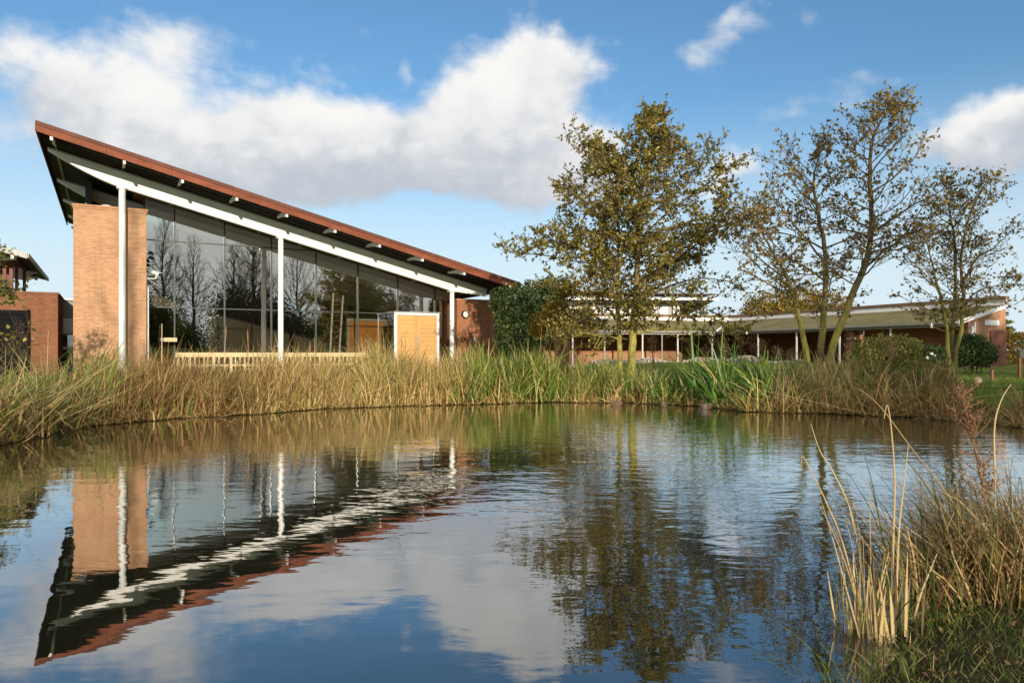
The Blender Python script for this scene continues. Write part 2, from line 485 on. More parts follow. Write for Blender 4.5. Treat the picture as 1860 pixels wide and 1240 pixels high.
M['dead_leaf'] = leafy('fallen_leaf', [(0, (0.09, 0.045, 0.025)), (.5, (0.20, 0.10, 0.05)), (.85, (0.32, 0.20, 0.11)), (1, (0.42, 0.20, 0.03))], 0.15)
M['seed'] = leafy('dry_seed_head', [(0, (0.16, 0.075, 0.035)), (.5, (0.30, 0.15, 0.07)), (1, (0.46, 0.27, 0.15))], 0.2)
M['flower'] = leafy('pale_flower', [(0, (0.14, 0.20, 0.05)), (.2, (0.30, 0.26, 0.09)), (.3, (0.62, 0.42, 0.30)), (.5, (0.82, 0.74, 0.66)), (.85, (0.86, 0.84, 0.80)), (1, (0.66, 0.30, 0.28))], 0.3)


def bark_mat(name, c1, c2, moss, mossy):
    m, k, out = new_mat(name)
    tc = k.node('ShaderNodeTexCoord').outputs['Object']
    v = k.node('ShaderNodeVectorMath', {0: tc, 1: (9, 9, 3)}, operation='MULTIPLY').outputs[0]
    n = k.noise(v, 2.0, 6.0, 0.65)
    n2 = k.noise(tc, 1.6, 4.0, 0.6)
    c = k.ramp(n, [(0.3, c2), (0.65, c1)])
    low = k.smooth(k.m('ADD', k.node('ShaderNodeSeparateXYZ', {0: tc}).outputs[2], k.m('MULTIPLY', n2, 2.0)), 5.2, 2.2)
    c = k.mix(k.m('MULTIPLY', k.smooth(n2, 0.62 - mossy, 0.72 - mossy * 0.5), low), c, k.ramp(n, [(0.3, tuple(x * .6 for x in moss)), (0.7, moss)]))
    b = k.node('ShaderNodeBsdfPrincipled', {'Base Color': c, 'Roughness': 0.9, 'Specular IOR Level': 0.2})
    bp = k.node('ShaderNodeBump', {'Strength': 0.8, 'Distance': 0.012, 'Height': n})
    k.l.new(bp.outputs[0], b.inputs['Normal'])
    k.l.new(b.outputs[0], out.inputs[0])
    return m


M['bark_moss'] = bark_mat('mossy_bark', (0.20, 0.155, 0.085), (0.075, 0.055, 0.03), (0.42, 0.375, 0.085), 0.30)
M['bark_dark'] = bark_mat('dark_bark', (0.115, 0.08, 0.05), (0.05, 0.036, 0.024), (0.12, 0.12, 0.04), 0.02)
M['bark_red'] = bark_mat('red_brown_bark', (0.36, 0.20, 0.11), (0.17, 0.085, 0.045), (0.3, 0.2, 0.1), 0.0)


def ground_mat():
    m, k, out = new_mat('lawn_and_mud')
    g = k.node('ShaderNodeNewGeometry').outputs['Position']
    z = k.node('ShaderNodeSeparateXYZ', {0: g}).outputs[2]
    n1 = k.noise(g, 0.35, 5.0, 0.6)
    n2 = k.noise(g, 5.0, 5.0, 0.65)
    n3 = k.noise(g, 40.0, 3.0, 0.6)
    gr = k.ramp(k.m('ADD', k.m('MULTIPLY', n1, 0.5), k.m('MULTIPLY', n2, 0.5)), [(0.33, (0.085, 0.12, 0.018)), (0.5, (0.16, 0.20, 0.028)), (0.68, (0.27, 0.27, 0.06))])
    gr = k.mix(k.smooth(n3, 0.45, 0.75, 0, 0.6), gr, (0.045, 0.055, 0.012))
    mud = k.ramp(n2, [(0.3, (0.030, 0.020, 0.012)), (0.7, (0.085, 0.058, 0.032))])
    c = k.mix(k.smooth(k.m('ADD', z, k.m('MULTIPLY', n2, 0.10)), 0.10, 0.22), mud, gr)
    b = k.node('ShaderNodeBsdfPrincipled', {'Base Color': c, 'Roughness': 0.95, 'Specular IOR Level': 0.1})
    bp = k.node('ShaderNodeBump', {'Strength': 1.0, 'Distance': 0.03, 'Height': k.m('ADD', n2, k.m('MULTIPLY', n3, 0.5))})
    k.l.new(bp.outputs[0], b.inputs['Normal'])
    k.l.new(b.outputs[0], out.inputs[0])
    return m


def water_mat():
    m, k, out = new_mat('pond_water')
    g = k.node('ShaderNodeNewGeometry').outputs['Position']
    v = k.node('ShaderNodeVectorMath', {0: g, 1: (0.55, 1.0, 1.0)}, operation='MULTIPLY').outputs[0]
    sp = k.node('ShaderNodeSeparateXYZ', {0: g})
    slow = k.noise(v, 1.1, 2.0, 0.5, 0.4)
    mid = k.noise(v, 3.6, 2.0, 0.5, 0.3)
    fine = k.noise(v, 11.0, 2.0, 0.5)
    gust = k.noise(k.node('ShaderNodeVectorMath', {0: g, 1: (0.10, 0.22, 1)}, operation='MULTIPLY').outputs[0], 1.0, 3.0, 0.6)
    side = k.smooth(k.m('ADD', sp.outputs[0], k.m('MULTIPLY', sp.outputs[1], 0.05)), -2.5, 2.5, -0.10, 0.16)
    wind = k.smooth(k.m('ADD', gust, side), 0.44, 0.66)
    near = k.smooth(sp.outputs[1], 3.5, 7.5, 0.25, 1.0)
    h = k.m('MULTIPLY', slow, 0.22)
    h = k.m('ADD', h, k.m('MULTIPLY', mid, k.m('MULTIPLY', k.m('MULTIPLY_ADD', wind, 0.22, 0.14), near)))
    h = k.m('ADD', h, k.m('MULTIPLY', fine, k.m('MULTIPLY', k.m('MULTIPLY_ADD', wind, 0.095, 0.034), near)))
    bp = k.node('ShaderNodeBump', {'Strength': 1.0, 'Distance': 0.022, 'Height': h})
    fr = k.node('ShaderNodeLayerWeight', {'Blend': 0.5})
    k.l.new(bp.outputs[0], fr.inputs['Normal'])
    fac = k.m('MINIMUM', k.m('ADD', k.m('POWER', fr.outputs['Facing'], 2.7), 0.025), 0.95)
    n = k.noise(g, 0.5, 4.0, 0.6)
    body = k.node('ShaderNodeBsdfDiffuse', {0: k.ramp(n, [(0.3, (0.010, 0.012, 0.008)), (0.7, (0.022, 0.022, 0.011))])})
    gl = k.node('ShaderNodeBsdfGlossy', {'Color': (1, 1, 1, 1), 'Roughness': 0.015})
    k.l.new(bp.outputs[0], gl.inputs['Normal'])
    mx = k.node('ShaderNodeMixShader', {0: fac})
    k.l.new(body.outputs[0], mx.inputs[1])
    k.l.new(gl.outputs[0], mx.inputs[2])
    k.l.new(mx.outputs[0], out.inputs[0])
    return m


# ------------------------------------------------------------------ ground and pond
SHORE_PX = [(-140, 830), (0, 800), (160, 770), (300, 757), (480, 748), (600, 739), (800, 733), (1000, 728), (1150, 729),
            (1270, 735), (1360, 744), (1500, 747), (1700, 757), (1860, 772)]
SHORE = [at(px, py, F * EYE / (py - HY)) for px, py in SHORE_PX]
SHORE_XY = [(p.x, p.y) for p in SHORE]
NEAR = [(12.0, 12.0), (12.2, 9.0), (9.0, 6.6), (5.6, 5.5), (3.4, 4.75), (2.75, 4.3), (2.25, 3.95), (1.75, 3.45), (1.30, 2.9), (1.0, 2.2), (0.75, 1.4), (-0.6, 0.8),
        (-5, 0.9), (-10, 2.5), (-13, 6), (-11.5, 9.3)]
POND = np.array(SHORE_XY + NEAR)


def pond_dist(P):
    """signed distance to the shore, negative in the water"""
    P = np.asarray(P, float)
    d = np.full(len(P), 1e9)
    inside = np.zeros(len(P), bool)
    n = len(POND)
    for i in range(n):
        a, b = POND[i], POND[(i + 1) % n]
        ab = b - a
        t = np.clip(((P - a) @ ab) / (ab @ ab), 0, 1)
        d = np.minimum(d, np.hypot(*(P - (a + t[:, None] * ab)).T))
        cond = ((a[1] > P[:, 1]) != (b[1] > P[:, 1]))
        xi = a[0] + (P[:, 1] - a[1]) / (b[1] - a[1] + 1e-12) * (b[0] - a[0])
        inside ^= cond & (P[:, 0] < xi)
    d = np.where(inside, -d, d)
    x, y = P[:, 0], P[:, 1]
    return d + np.where(y > 8, .16 * np.sin(x * 2.9 + 1.3 * np.sin(y * 1.7)) + .11 * np.sin(x * 6.1 + y * 2.2), .05 * np.sin(x * 7 + y * 5))


def sstep(x, a, b):
    t = np.clip((x - a) / (b - a), 0, 1)
    return t * t * (3 - 2 * t)


def ground_z(P):
    P = np.atleast_2d(np.asarray(P, float))
    d = pond_dist(P)
    x, y = P[:, 0], P[:, 1]
    z = np.where(d < 0, np.maximum(-0.7, d * 0.6), 0.0)
    nearb = sstep(y, 9.0, 6.0)
    top = 0.5 * (1 - nearb) + 0.22 * nearb
    z = np.where(d >= 0, 0.03 + top * sstep(d, -0.15, 2.6), z)
    z += 0.33 * sstep(y, 24, 42) * sstep(x, 2, 10) * (d > 0)
    z += 1.9 * sstep(-y, 5, 26) * (d > 0)
    z += np.where(d > 0.2, 0.03 * np.sin(x * 1.7 + 0.6 * y) * np.sin(y * 1.3 - .4 * x), 0)
    return z


def build_ground():
    def axis(lo, a, b, hi, step):
        mid = np.arange(a, b, step)
        left = a - np.geomspace(step, a - lo, 22)[::-1]
        right = b + np.geomspace(step, hi - b, 22) - step
        return np.concatenate([left, mid, right[1:]])
    xs = axis(-900, -16, 18, 900, 0.3)
    ys = axis(-900, -2, 30, 1500, 0.3)
    X, Y = np.meshgrid(xs, ys)
    P = np.stack([X.ravel(), Y.ravel()], 1)
    Z = ground_z(P)
    nx, ny = len(xs), len(ys)
    idx = np.arange(nx * ny).reshape(ny, nx)
    f = np.stack([idx[:-1, :-1], idx[:-1, 1:], idx[1:, 1:], idx[1:, :-1]], -1).reshape(-1, 4)
    tag(link('ground', mesh_np('ground', np.c_[P, Z], f, True), ground_mat()), kind='structure')
    wv = [(-18, -1, 0), (16, -1, 0), (16, 24, 0), (-18, 24, 0)]
    me = bpy.data.meshes.new('pond_water')
    me.from_pydata(wv, [], [(0, 1, 2, 3)])
    tag(link('pond_water', me, water_mat()), kind='structure')


build_ground()

# ------------------------------------------------------------------ the glazed hall (its own frame: x along the glass front, y into the building)
U = Vector((0.8764, 0.4817))
V = Vector((-0.4817, 0.8764))
FZ = 0.5
FLOOR = FZ
HO = Vector((-15.4, 29.0))
RZ = math.atan2(U.y, U.x)


def hp(px, py, w):
    """point of the upright plane y = w in the hall's frame that lies in this direction: (x, z)"""
    kx = (px - CX) / F
    s = (kx * (HO.y + w * V.y) - (HO.x + w * V.x)) / (U.x - kx * U.y)
    Y = HO.y + s * U.y + w * V.y
    return s, EYE + (HY - py) * Y / F - FZ


def hw(s, w, z):
    return Vector((HO.x + s * U.x + w * V.x, HO.y + s * U.y + w * V.y, z + FZ))


def hall_root(name):
    return empty(name, (HO.x, HO.y, FZ), RZ)


def build_hall():
    root = hall_root('glass_hall')
    tag(root, 'tall glazed hall with red-brown sloping roof and white columns facing the pond', 'building')
    WF, WB = -2.1, 20.0
    s0, z0 = hp(65, 220, WF)
    s1, z1 = hp(946, 514.5, WF)
    sl_ = (z1 - z0) / (s1 - s0)
    zt = lambda s: z0 + sl_ * (s - s0)

    def slab(mb, sa, sb, wa, wb, ta, tb):
        lo = [(sa, wa, zt(sa) + ta), (sb, wa, zt(sb) + ta), (sb, wb, zt(sb) + ta), (sa, wb, zt(sa) + ta)]
        hi = [(x, y, z + tb - ta) for x, y, z in lo]
        mb.hexa(lo, hi)
    # roof
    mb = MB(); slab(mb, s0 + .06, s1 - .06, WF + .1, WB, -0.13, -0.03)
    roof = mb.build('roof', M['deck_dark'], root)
    mb = MB(); slab(mb, s0 + .02, s1, WF + .02, WB, -0.027, 0.01)
    mb.build('roof_covering', M['roof_grey'], roof)
    n = 9
    for i in range(n):           # the fascia comes in lengths
        a, b = s0 + (s1 - s0) * i / n, s0 + (s1 - s0) * (i + 1) / n
        mb = MB(); slab(mb, a + .004, b - .004, WF - .03, WF + .06, -0.115, 0.03)
        mb.build('fascia_capping', M['copper_dark'], roof)
        mb = MB(); slab(mb, a + .004, b - .004, WF, WF + .05, -0.345, -0.118)
        mb.build('fascia_board', M['copper'], roof)
    mb = MB(); slab(mb, s0 - .03, s0 + .02, WF + .062, WB, -0.30, 0.02)
    mb.build('verge_board', M['copper_dark'], roof)
    mb = MB(); slab(mb, s1 - .02, s1 + .03, WF + .062, WB, -0.30, 0.02)
    mb.build('verge_board', M['copper_dark'], roof)
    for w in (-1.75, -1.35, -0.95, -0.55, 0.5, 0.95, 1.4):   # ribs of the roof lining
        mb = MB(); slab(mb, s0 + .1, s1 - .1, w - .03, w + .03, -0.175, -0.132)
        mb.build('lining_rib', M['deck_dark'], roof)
    mb = MB(); slab(mb, s0 + 3.2, s1 - .3, 2.06, WB - .2, -0.20, -0.134)
    mb.build('ceiling', M['deck_wood'], roof)
    # front beam: a long fish-bellied girder, thin at both ends
    top = [(86.5, 272), (224.5, 313.5), (333, 347), (480, 398.7), (560, 426), (684, 458.5), (818, 503), (884, 525)]
    bot = [(880, 537), (818, 529), (684, 482), (560, 448), (480, 426), (439, 405.5), (346, 375.5), (230, 346), (218, 343), (178, 326.5), (129, 300.6), (100, 282)]
    ptop, pbot = [hp(x, y, -.1) for x, y in top], [hp(x, y, -.1) for x, y in bot]
    # clean straight upper edge under the roof
    gap = float(np.mean([zt(s) - z for s, z in ptop]))
    ptop = [(s, zt(s) - max(gap, 0.24)) for s, z in ptop]
    top_of = lambda s: zt(s) - max(gap, 0.24)
    sc1, sc3, sa, se = hp(222, 500, 0)[0], hp(821, 500, 0)[0], ptop[0][0], ptop[-1][0]
    dep = float(np.mean([top_of(s) - z for s, z in pbot if sc1 - .1 < s < sc3 - 1]))

    def belly(s):                                        # even depth between the columns, curving up to thin tips
        if s < sc1:
            return .05 + (dep - .05) * (1 - ((sc1 - s) / (sc1 - sa)) ** 1.7)
        if s > sc3:
            return dep * (1 - .45 * ((s - sc3) / (se - sc3)))
        return dep
    pbot = [(s, top_of(s) - belly(s)) for s in np.concatenate([np.linspace(se, sc3, 4), np.linspace(sc3, sc1, 6)[1:], np.linspace(sc1, sa, 9)[1:]])]

    def beam(w, th):
        mb = MB()
        poly = ptop + pbot
        mb.prism(poly, 1, w - th / 2, w + th / 2)
        b = mb.build('beam', M['white'], root)
        mb = MB()
        up = [(s, z + .045) for s, z in reversed(ptop)]
        mb.prism([(s, z + .002) for s, z in ptop] + up, 1, w - th / 2 - .07, w + th / 2 + .07)
        mb.build('beam_flange', M['grey_steel'], b)
        return b
    for w in (0.0, 5.6, 10.4, 15.2, 19.6):
        beam(w, 0.22)
    zbot = lambda s: float(np.interp(s, [p[0] for p in reversed(pbot)], [p[1] for p in reversed(pbot)]))
    # purlins with white outrigger brackets
    for px in (93, 226, 332, 431, 522, 610, 691, 769, 845):
        s, _ = hp(px, 400, WF)
        t = .045
        zz = zt(s)
        mb = MB()
        mb.prism([(WF + .07, zz - .14), (-.16, zz - .14), (-.16, zz - .235), (-.8, zz - .27), (-1.4, zz - .36), (WF + .07, zz - .47)], 0, s - t, s + t)
        mb.build('roof_bracket', M['white'], root)
        mb = MB()
        mb.prism([(-.14, zz - .135), (WB - .3, zz - .135), (WB - .3, zz - .185), (-.14, zz - .185)], 0, s - t, s + t)
        mb.build('purlin', M['deck_dark'] if px > 100 else M['grey_steel'], root)
    # columns
    for px, wpx in ((222, 11.6), (510, 9.6), (821, 8.4)):
        s, _ = hp(px, 500, 0)
        Y = hw(s, 0, 0).y
        r = wpx / 2 * Y / F
        mb = MB(); mb.tube([(s, 0, -.4), (s, 0, zbot(s) - .005)], r, 20)
        c = mb.build('column', M['white'], root, True)
        mb = MB(); mb.box(s - .2, s + .2, -.16, .16, zbot(s) - .035, zbot(s) + .01)
        mb.build('column_head', M['white'], c)
    # brick pier
    pa, pb = hp(133, 500, .35)[0], hp(266, 500, .35)[0]
    pz = hp(200, 375, .35)[1]
    mb = MB(); mb.box(pa, pb, .35, 3.2, -.5, pz - .16)
    pier = mb.build('brick_pier', M['pier_brick'], root)
    mb = MB(); mb.box(pa - .03, pb + .03, .32, 3.23, pz - .16, pz - .085)
    mb.box(pa - .06, pb + .06, .29, 3.26, pz - .083, pz)
    mb.build('coping', M['pier_brick'], pier, bevel=.006)
    mb = MB(); mb.ball(((pa + pb) / 2 - .15, 1.0, pz + .01), (.28, .28, .16), 14, 8)
    mb.build('vent_cowl', M['white'], pier, True)
    # glazing: mullions, transoms, panes
    WG = 2.0
    mx = [hp(px, 500, WG)[0] for px in (262, 317, 408, 493, 574, 650, 722.6, 790, 834)]
    zt1, zt2 = hp(317, 438.5, WG)[1], hp(317, 558.5, WG)[1]
    top_z = lambda s: zt(s) - .21
    zb = 0.06
    for i, s in enumerate(mx):
        mb = MB(); mb.box(s - .028, s + .028, WG - .05, WG + .10, zb, top_z(s))
        mb.build('mullion', M['mullion'], root)
    for zz in (zb, zt2, zt1):
        for a, b in zip(mx[:-1], mx[1:]):
            if zz > top_z(b) - .15:
                continue
            mb = MB(); mb.box(a + .03, b - .03, WG - .02, WG + .06, zz - .022, zz + .022)
            mb.build('transom', M['mullion'], root)
    for a, b in zip(mx[:-1], mx[1:]):
        rows = [zb, zt2, zt1, 99]
        for lo, hi in zip(rows[:-1], rows[1:]):
            a2, b2 = a + .029, b - .029
            lo2 = lo + .023
            h1, h2 = min(hi - .023, top_z(a2)), min(hi - .023, top_z(b2))
            if h1 - lo2 < .05:
                continue
            if h2 - lo2 < .02:     # three-cornered top light
                t = (top_z(a2) - lo2) / max(1e-6, top_z(a2) - top_z(b2))
                poly = [(a2, lo2), (a2 + (b2 - a2) * t, lo2), (a2, h1)]
            elif h1 < hi - .0231 or h2 == h1:
                poly = [(a2, lo2), (b2, lo2), (b2, h2), (a2, h1)]
            else:
                t = (top_z(a2) - (hi - .023)) / max(1e-6, top_z(a2) - top_z(b2))
                poly = [(a2, lo2), (b2, lo2), (b2, h2)]
                if 0 < t < 1:
                    poly.append((a2 + (b2 - a2) * t, hi - .023))
                poly.append((a2, h1))
            tilt, lean = random.uniform(-.0035, .0035), random.uniform(-.003, .003)
            me = bpy.data.meshes.new('glass_pane')
            c0, c1 = (a2 + b2) / 2, (lo2 + h1) / 2
            fr = [(x, WG + .02 + (x - c0) * tilt + (z - c1) * lean, z) for x, z in poly]
            mb = MB()
            nn = len(fr)
            mb.add(fr, [tuple(range(nn))])
            mb.build('glass_pane', M['glass'], root)
    # ends, back and floor
    sL, sR = pa + .3, mx[-1] + .4
    mb = MB(); mb.box(pa - .1, s1 - .5, .2, WB - .3, -.42, 0.0); mb.build('floor', M['floor'], root)
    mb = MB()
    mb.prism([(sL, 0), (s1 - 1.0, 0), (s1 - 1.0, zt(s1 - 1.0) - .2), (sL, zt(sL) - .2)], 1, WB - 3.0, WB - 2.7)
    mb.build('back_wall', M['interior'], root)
    mb = MB(); mb.box(sL, sL + .25, 4.5, WB - 3.02, 0, zt(sL + .25) - .2); mb.build('side_wall', M['mullion'], root)
    # front brick wall to the right of the glass
    ra = hp(830, 545, .9)[0]
    rb = s1 + 3.2
    rz = hp(850, 543, .9)[1]
    zz = zt(s1 - .4) - .36
    mb = MB(); mb.box(ra, rb, .9, 1.25, -.4, rz - .08)
    wall = mb.build('brick_wall', M['red_brick'], root)
    mb = MB(); mb.box(ra - .03, rb, .87, 1.28, rz - .08, rz); mb.build('coping', M['pink_brick'], wall)
    mb = MB(); mb.box(s1 - 1.9, s1 - 1.6, 1.26, WB - 3.02, 0, min(rz, zt(s1 - 1.6) - .3)); mb.build('side_wall', M['red_brick'], root)
    # entrance lobby with oak double doors
    wl = .75
    da, db = hp(717, 600, wl)[0], hp(798, 600, wl)[0]
    dz = hp(757, 568, wl)[1]
    fw = .13
    mb = MB()
    mb.box(da, da + fw, wl, wl + .14, 0, dz); mb.box(db - fw, db, wl, wl + .14, 0, dz); mb.box(da + fw + .001, db - fw - .001, wl, wl + .14, dz - .12, dz)
    lob = mb.build('door_frame', M['white'], root, bevel=.006)
    mb = MB(); mb.box(da - .04, db + .04, wl - .05, WG - .06, dz + .003, dz + .05); mb.build('lobby_roof', M['grey_steel'], root)
    for x in (da + .02, db - .06):
        mb = MB(); mb.box(x, x + .02, wl + .15, WG - .07, 0.02, dz - .01); mb.build('lobby_side_glass', M['clear_glass'], root)
    mid = (da + db) / 2
    for side, (x0, x1) in enumerate(((da + fw + .012, mid - .006), (mid + .006, db - fw - .012))):
        leaf = MB(); leaf.box(x0, x1, wl + .06, wl + .10, .02, dz - .135)
        lf = leaf.build('door', M['door_wood'], root)
        st = .13
        for xa, xb in ((x0, x0 + .10), (x1 - st if side == 0 else x1 - .10, x1)) if side == 0 else ((x0, x0 + st), (x1 - .10, x1)):
            mb = MB(); mb.box(xa, xb, wl + .025, wl + .058, .02, dz - .135); mb.build('stile', M['door_wood'], lf)
        xa, xb = (x0 + .104, x1 - st - .004) if side == 0 else (x0 + st + .004, x1 - .104)
        npl = 13
        hgt = (dz - .155) / npl
        for i in range(npl):
            mb = MB(); mb.box(xa, xb, wl + .032 + random.uniform(-.003, .003), wl + .058, .022 + i * hgt + .004, .022 + (i + 1) * hgt - .004)
            mb.build('plank', M['door_wood'], lf)
        hx = x1 - .06 if side == 0 else x0 + .06
        mb = MB(); mb.tube([(hx, wl - .035, .45), (hx, wl - .035, 1.75)], .017, 8)
        for zz_ in (.6, 1.6):
            mb.tube([(hx, wl - .035, zz_), (hx, wl + .026, zz_)], .010, 6)
        mb.build('pull_handle', M['grey_steel'], lf, True)
    # inner doors at the back of the hall front, seen through the glass
    wi = 4.6
    ia, ib = hp(634, 600, wi)[0], hp(698, 600, wi)[0]
    iz = hp(665, 583, wi)[1]
    mb = MB()
    mb.box(ia - .12, ia, wi - .05, wi + .15, 0, iz); mb.box(ib, ib + .12, wi - .05, wi + .15, 0, iz); mb.box(ia - .12, ib + .12, wi - .05, wi + .15, iz + .003, iz + .12)
    mb.build('inner_door_frame', M['grey_steel'], root)
    mid = (ia + ib) / 2
    for x0, x1, hx in ((ia + .004, mid - .008, mid - .12), (mid + .008, ib - .004, mid + .12)):
        mb = MB(); mb.box(x0, x1, wi, wi + .06, .01, iz - .006)
        lf = mb.build('inner_door', M['inner_door'], root)
        mb = MB(); mb.tube([(hx, wi - .05, .5), (hx, wi - .05, 1.7)], .02, 8)
        mb.build('pull_handle', M['white'], lf, True)
    # stair rising inside
    wa_ = 3.6
    x0, x1 = hp(598, 640, wa_)[0], hp(614, 640, wa_)[0]
    xt0, xt1 = hp(606, 520, wa_ + 2.2)[0], hp(624, 520, wa_ + 2.2)[0]
    zt_ = hp(615, 525, wa_ + 2.2)[1]
    st = None
    for a, b in ((x0, xt0), (x1, xt1)):
        mb = MB(); mb.tube([(a, wa_, 0), (b, wa_ + 2.2, zt_)], .05, 6)
        o = mb.build('stair_string', M['white'], root)
    for i in range(1, 15):
        t = i / 15
        a, b = x0 + (xt0 - x0) * t, x1 + (xt1 - x1) * t
        mb = MB(); mb.box(a + .05, b - .05, wa_ + 2.2 * t - .12, wa_ + 2.2 * t + .12, zt_ * t - .02, zt_ * t + .02)
        mb.build('stair_tread', M['brown_timber'], root)
    return dict(zt=zt, mx=mx, WG=WG, pa=pa, pb=pb, rz=rz, ra=ra, rb=rb, wl=wl, da=da)


H = build_hall()


def build_hall_fittings():
    # slatted timber balustrade along the foot of the glass
    root = hall_root('timber_balustrade')
    tag(root, 'low pale timber balustrade with upright slats along the foot of the glass wall', 'balustrade')
    w = 1.62
    a, zr = hp(318, 640, w)
    b, _ = hp(664, 640, w)
    n = 3
    for i in range(n):
        xa, xb = a + (b - a) * i / n, a + (b - a) * (i + 1) / n
        mb = MB(); mb.box(xa + .004, xb - .004, w - .03, w + .03, zr - .20, zr); mb.build('top_board', M['pale_wood'], root, bevel=.004)
        mb = MB(); mb.box(xa + .004, xb - .004, w - .022, w + .022, zr - .60, zr - .52); mb.build('lower_rail', M['pale_wood'], root)
    x = a + .05
    i = 0
    while x < b - .1:
        wd = random.choice((.05, .05, .07, .12))
        mb = MB(); mb.box(x, x + wd, w - .018 + random.uniform(-.004, .004), w + .018, -.1 if i % 5 == 0 else zr - .515 - .28, zr - .203)
        mb.build('slat', M['pale_wood'], root)
        x += wd + random.uniform(.09, .17)
        i += 1
    # pale board on a slim post by the pier
    r = hall_root('post_board')
    tag(r, 'pale slatted board on a slim post next to the buff brick pier', 'sign')
    w = 1.2
    s, _ = hp(294, 640, w)
    z = hp(294, 617, w)[1]
    mb = MB(); mb.tube([(s, w, -.3), (s, w, hp(294, 588, w)[1])], .022, 8); mb.build('post', M['pale_wood'], r, True)
    for i in range(2):
        mb = MB(); mb.box(s + .09, s + .58, w - .02, w + .02, z - .07 + i * .085, z - .07 + i * .085 + .075); mb.build('slat', M['pale_wood'], r)
    mb = MB(); mb.box(s - .05, s + .10, w + .021, w + .04, z - .05, z + .08); mb.build('bracket', M['grey_steel'], r)
    # security camera on the pier
    s, z = hp(268, 503, 1.4)
    r = hall_root('security_camera')
    tag(r, 'white security camera on a bracket with a looped cable at the brick pier edge', 'camera')
    s0 = H['pb'] + .01
    zz = hp(268, 503, .6)[1]
    w = .6
    mb = MB(); mb.box(s0 - .012, s0 + .03, w - .09, w + .09, zz - .16, zz + .02); mb.build('wall_plate', M['white'], r)
    mb = MB(); mb.tube([(s0 + .02, w, zz - .06), (s0 + .30, w, zz - .06), (s0 + .36, w, zz - .02), (s0 + .36, w, zz + .09)], .022, 8); mb.build('bracket_arm', M['white'], r, True)
    hd = MB()
    c = Vector((s0 + .36, w, zz + .16))
    d = Vector((.62, -.70, -.30)).normalized()
    hd.tube([c - d * .20, c - d * .19, c + d * .17, c + d * .18], [.055, .07, .075, .07], 10)
    o = hd.build('camera_body', M['white'], r, True)
    mb = MB(); mb.tube([c + d * .181, c + d * .19], .058, 10); mb.build('lens', M['black'], o)
    sun = MB()
    side = d.cross(Vector((0, 0, 1))).normalized()
    upv = side.cross(d)
    p = [c - d * .21 + side * .085 + upv * .08, c - d * .21 - side * .085 + upv * .08, c + d * .25 - side * .085 + upv * .085, c + d * .25 + side * .085 + upv * .085]
    sun.hexa(p, [q + upv * .012 for q in p]); sun.build('sun_hood', M['white'], o)
    mb = MB()
    mb.tube([(s0 + .03 + .24 * math.sin(t) ** 2, w - .03, zz - .10 - .16 * (1 - math.cos(t))) if t < PI else (s0 + .03, w, zz - .4) for t in [i * PI / 9 for i in range(10)]], .012, 6)
    mb.build('cable', M['grey_steel'], r, True)
    # floodlights above
    for py in (459, 467.5):
        zf = hp(268, py, .6)[1]
        r = hall_root('floodlight')
        tag(r, 'black floodlight on the pier edge, ' + ('upper of the two above the security camera' if py < 463 else 'lower of the two above the security camera'), 'lamp', 'floodlights on the brick pier')
        mb = MB(); mb.tube([(s0, .6, zf - .03), (s0 + .12, .55, zf - .03)], .02, 6); mb.build('bracket_arm', M['black'], r)
        mb = MB()
        mb.hexa([(s0 + .05, .45, zf - .06), (s0 + .27, .40, zf - .07), (s0 + .27, .62, zf - .07), (s0 + .05, .66, zf - .06)],
                [(s0 + .10, .50, zf + .07), (s0 + .20, .48, zf + .05), (s0 + .20, .58, zf + .05), (s0 + .10, .60, zf + .07)])
        mb.build('lamp_head', M['black'], r)
    # rainwater pipe down the pier edge
    r = hall_root('drainpipe')
    tag(r, 'white drainpipe running down the edge of the buff brick pier', 'pipe')
    sp_, zp = hp(267.5, 480, .6)
    mb = MB(); mb.tube([(H['pb'] + .06, .62, -.3), (H['pb'] + .06, .62, zp - .9)], .045, 10); mb.build('pipe', M['white'], r, True)
    for f_ in (.25, .55, .85):
        mb = MB(); mb.box(H['pb'] + .002, H['pb'] + .12, .57, .67, (zp - .9) * f_, (zp - .9) * f_ + .05); mb.build('pipe_clip', M['grey_steel'], r)
    # oval bulkhead lamp on the red wall
    s, z = hp(845, 571, .9)
    r = hall_root('wall_lamp')
    tag(r, 'round bulkhead lamp on the red brick wall beside the ivy', 'lamp')
    mb = MB(); mb.tube([(s, .895, z), (s, .84, z)], [.22, .20], 20); mb.build('lamp_base', M['black'], r, True)
    mb = MB(); mb.ball((s, .84, z), (.155, .09, .17), 16, 10); mb.build('lamp_glass', M['lamp_glass'], r, True)
    s, z = hp(862, 616, .9)
    r = hall_root('notice_plate')
    tag(r, 'small white plate low on the red brick wall below the bulkhead lamp', 'sign')
    mb = MB(); mb.box(s - .05, s + .05, .875, .898, z - .12, z + .12); mb.build('plate', M['white'], r)


build_hall_fittings()


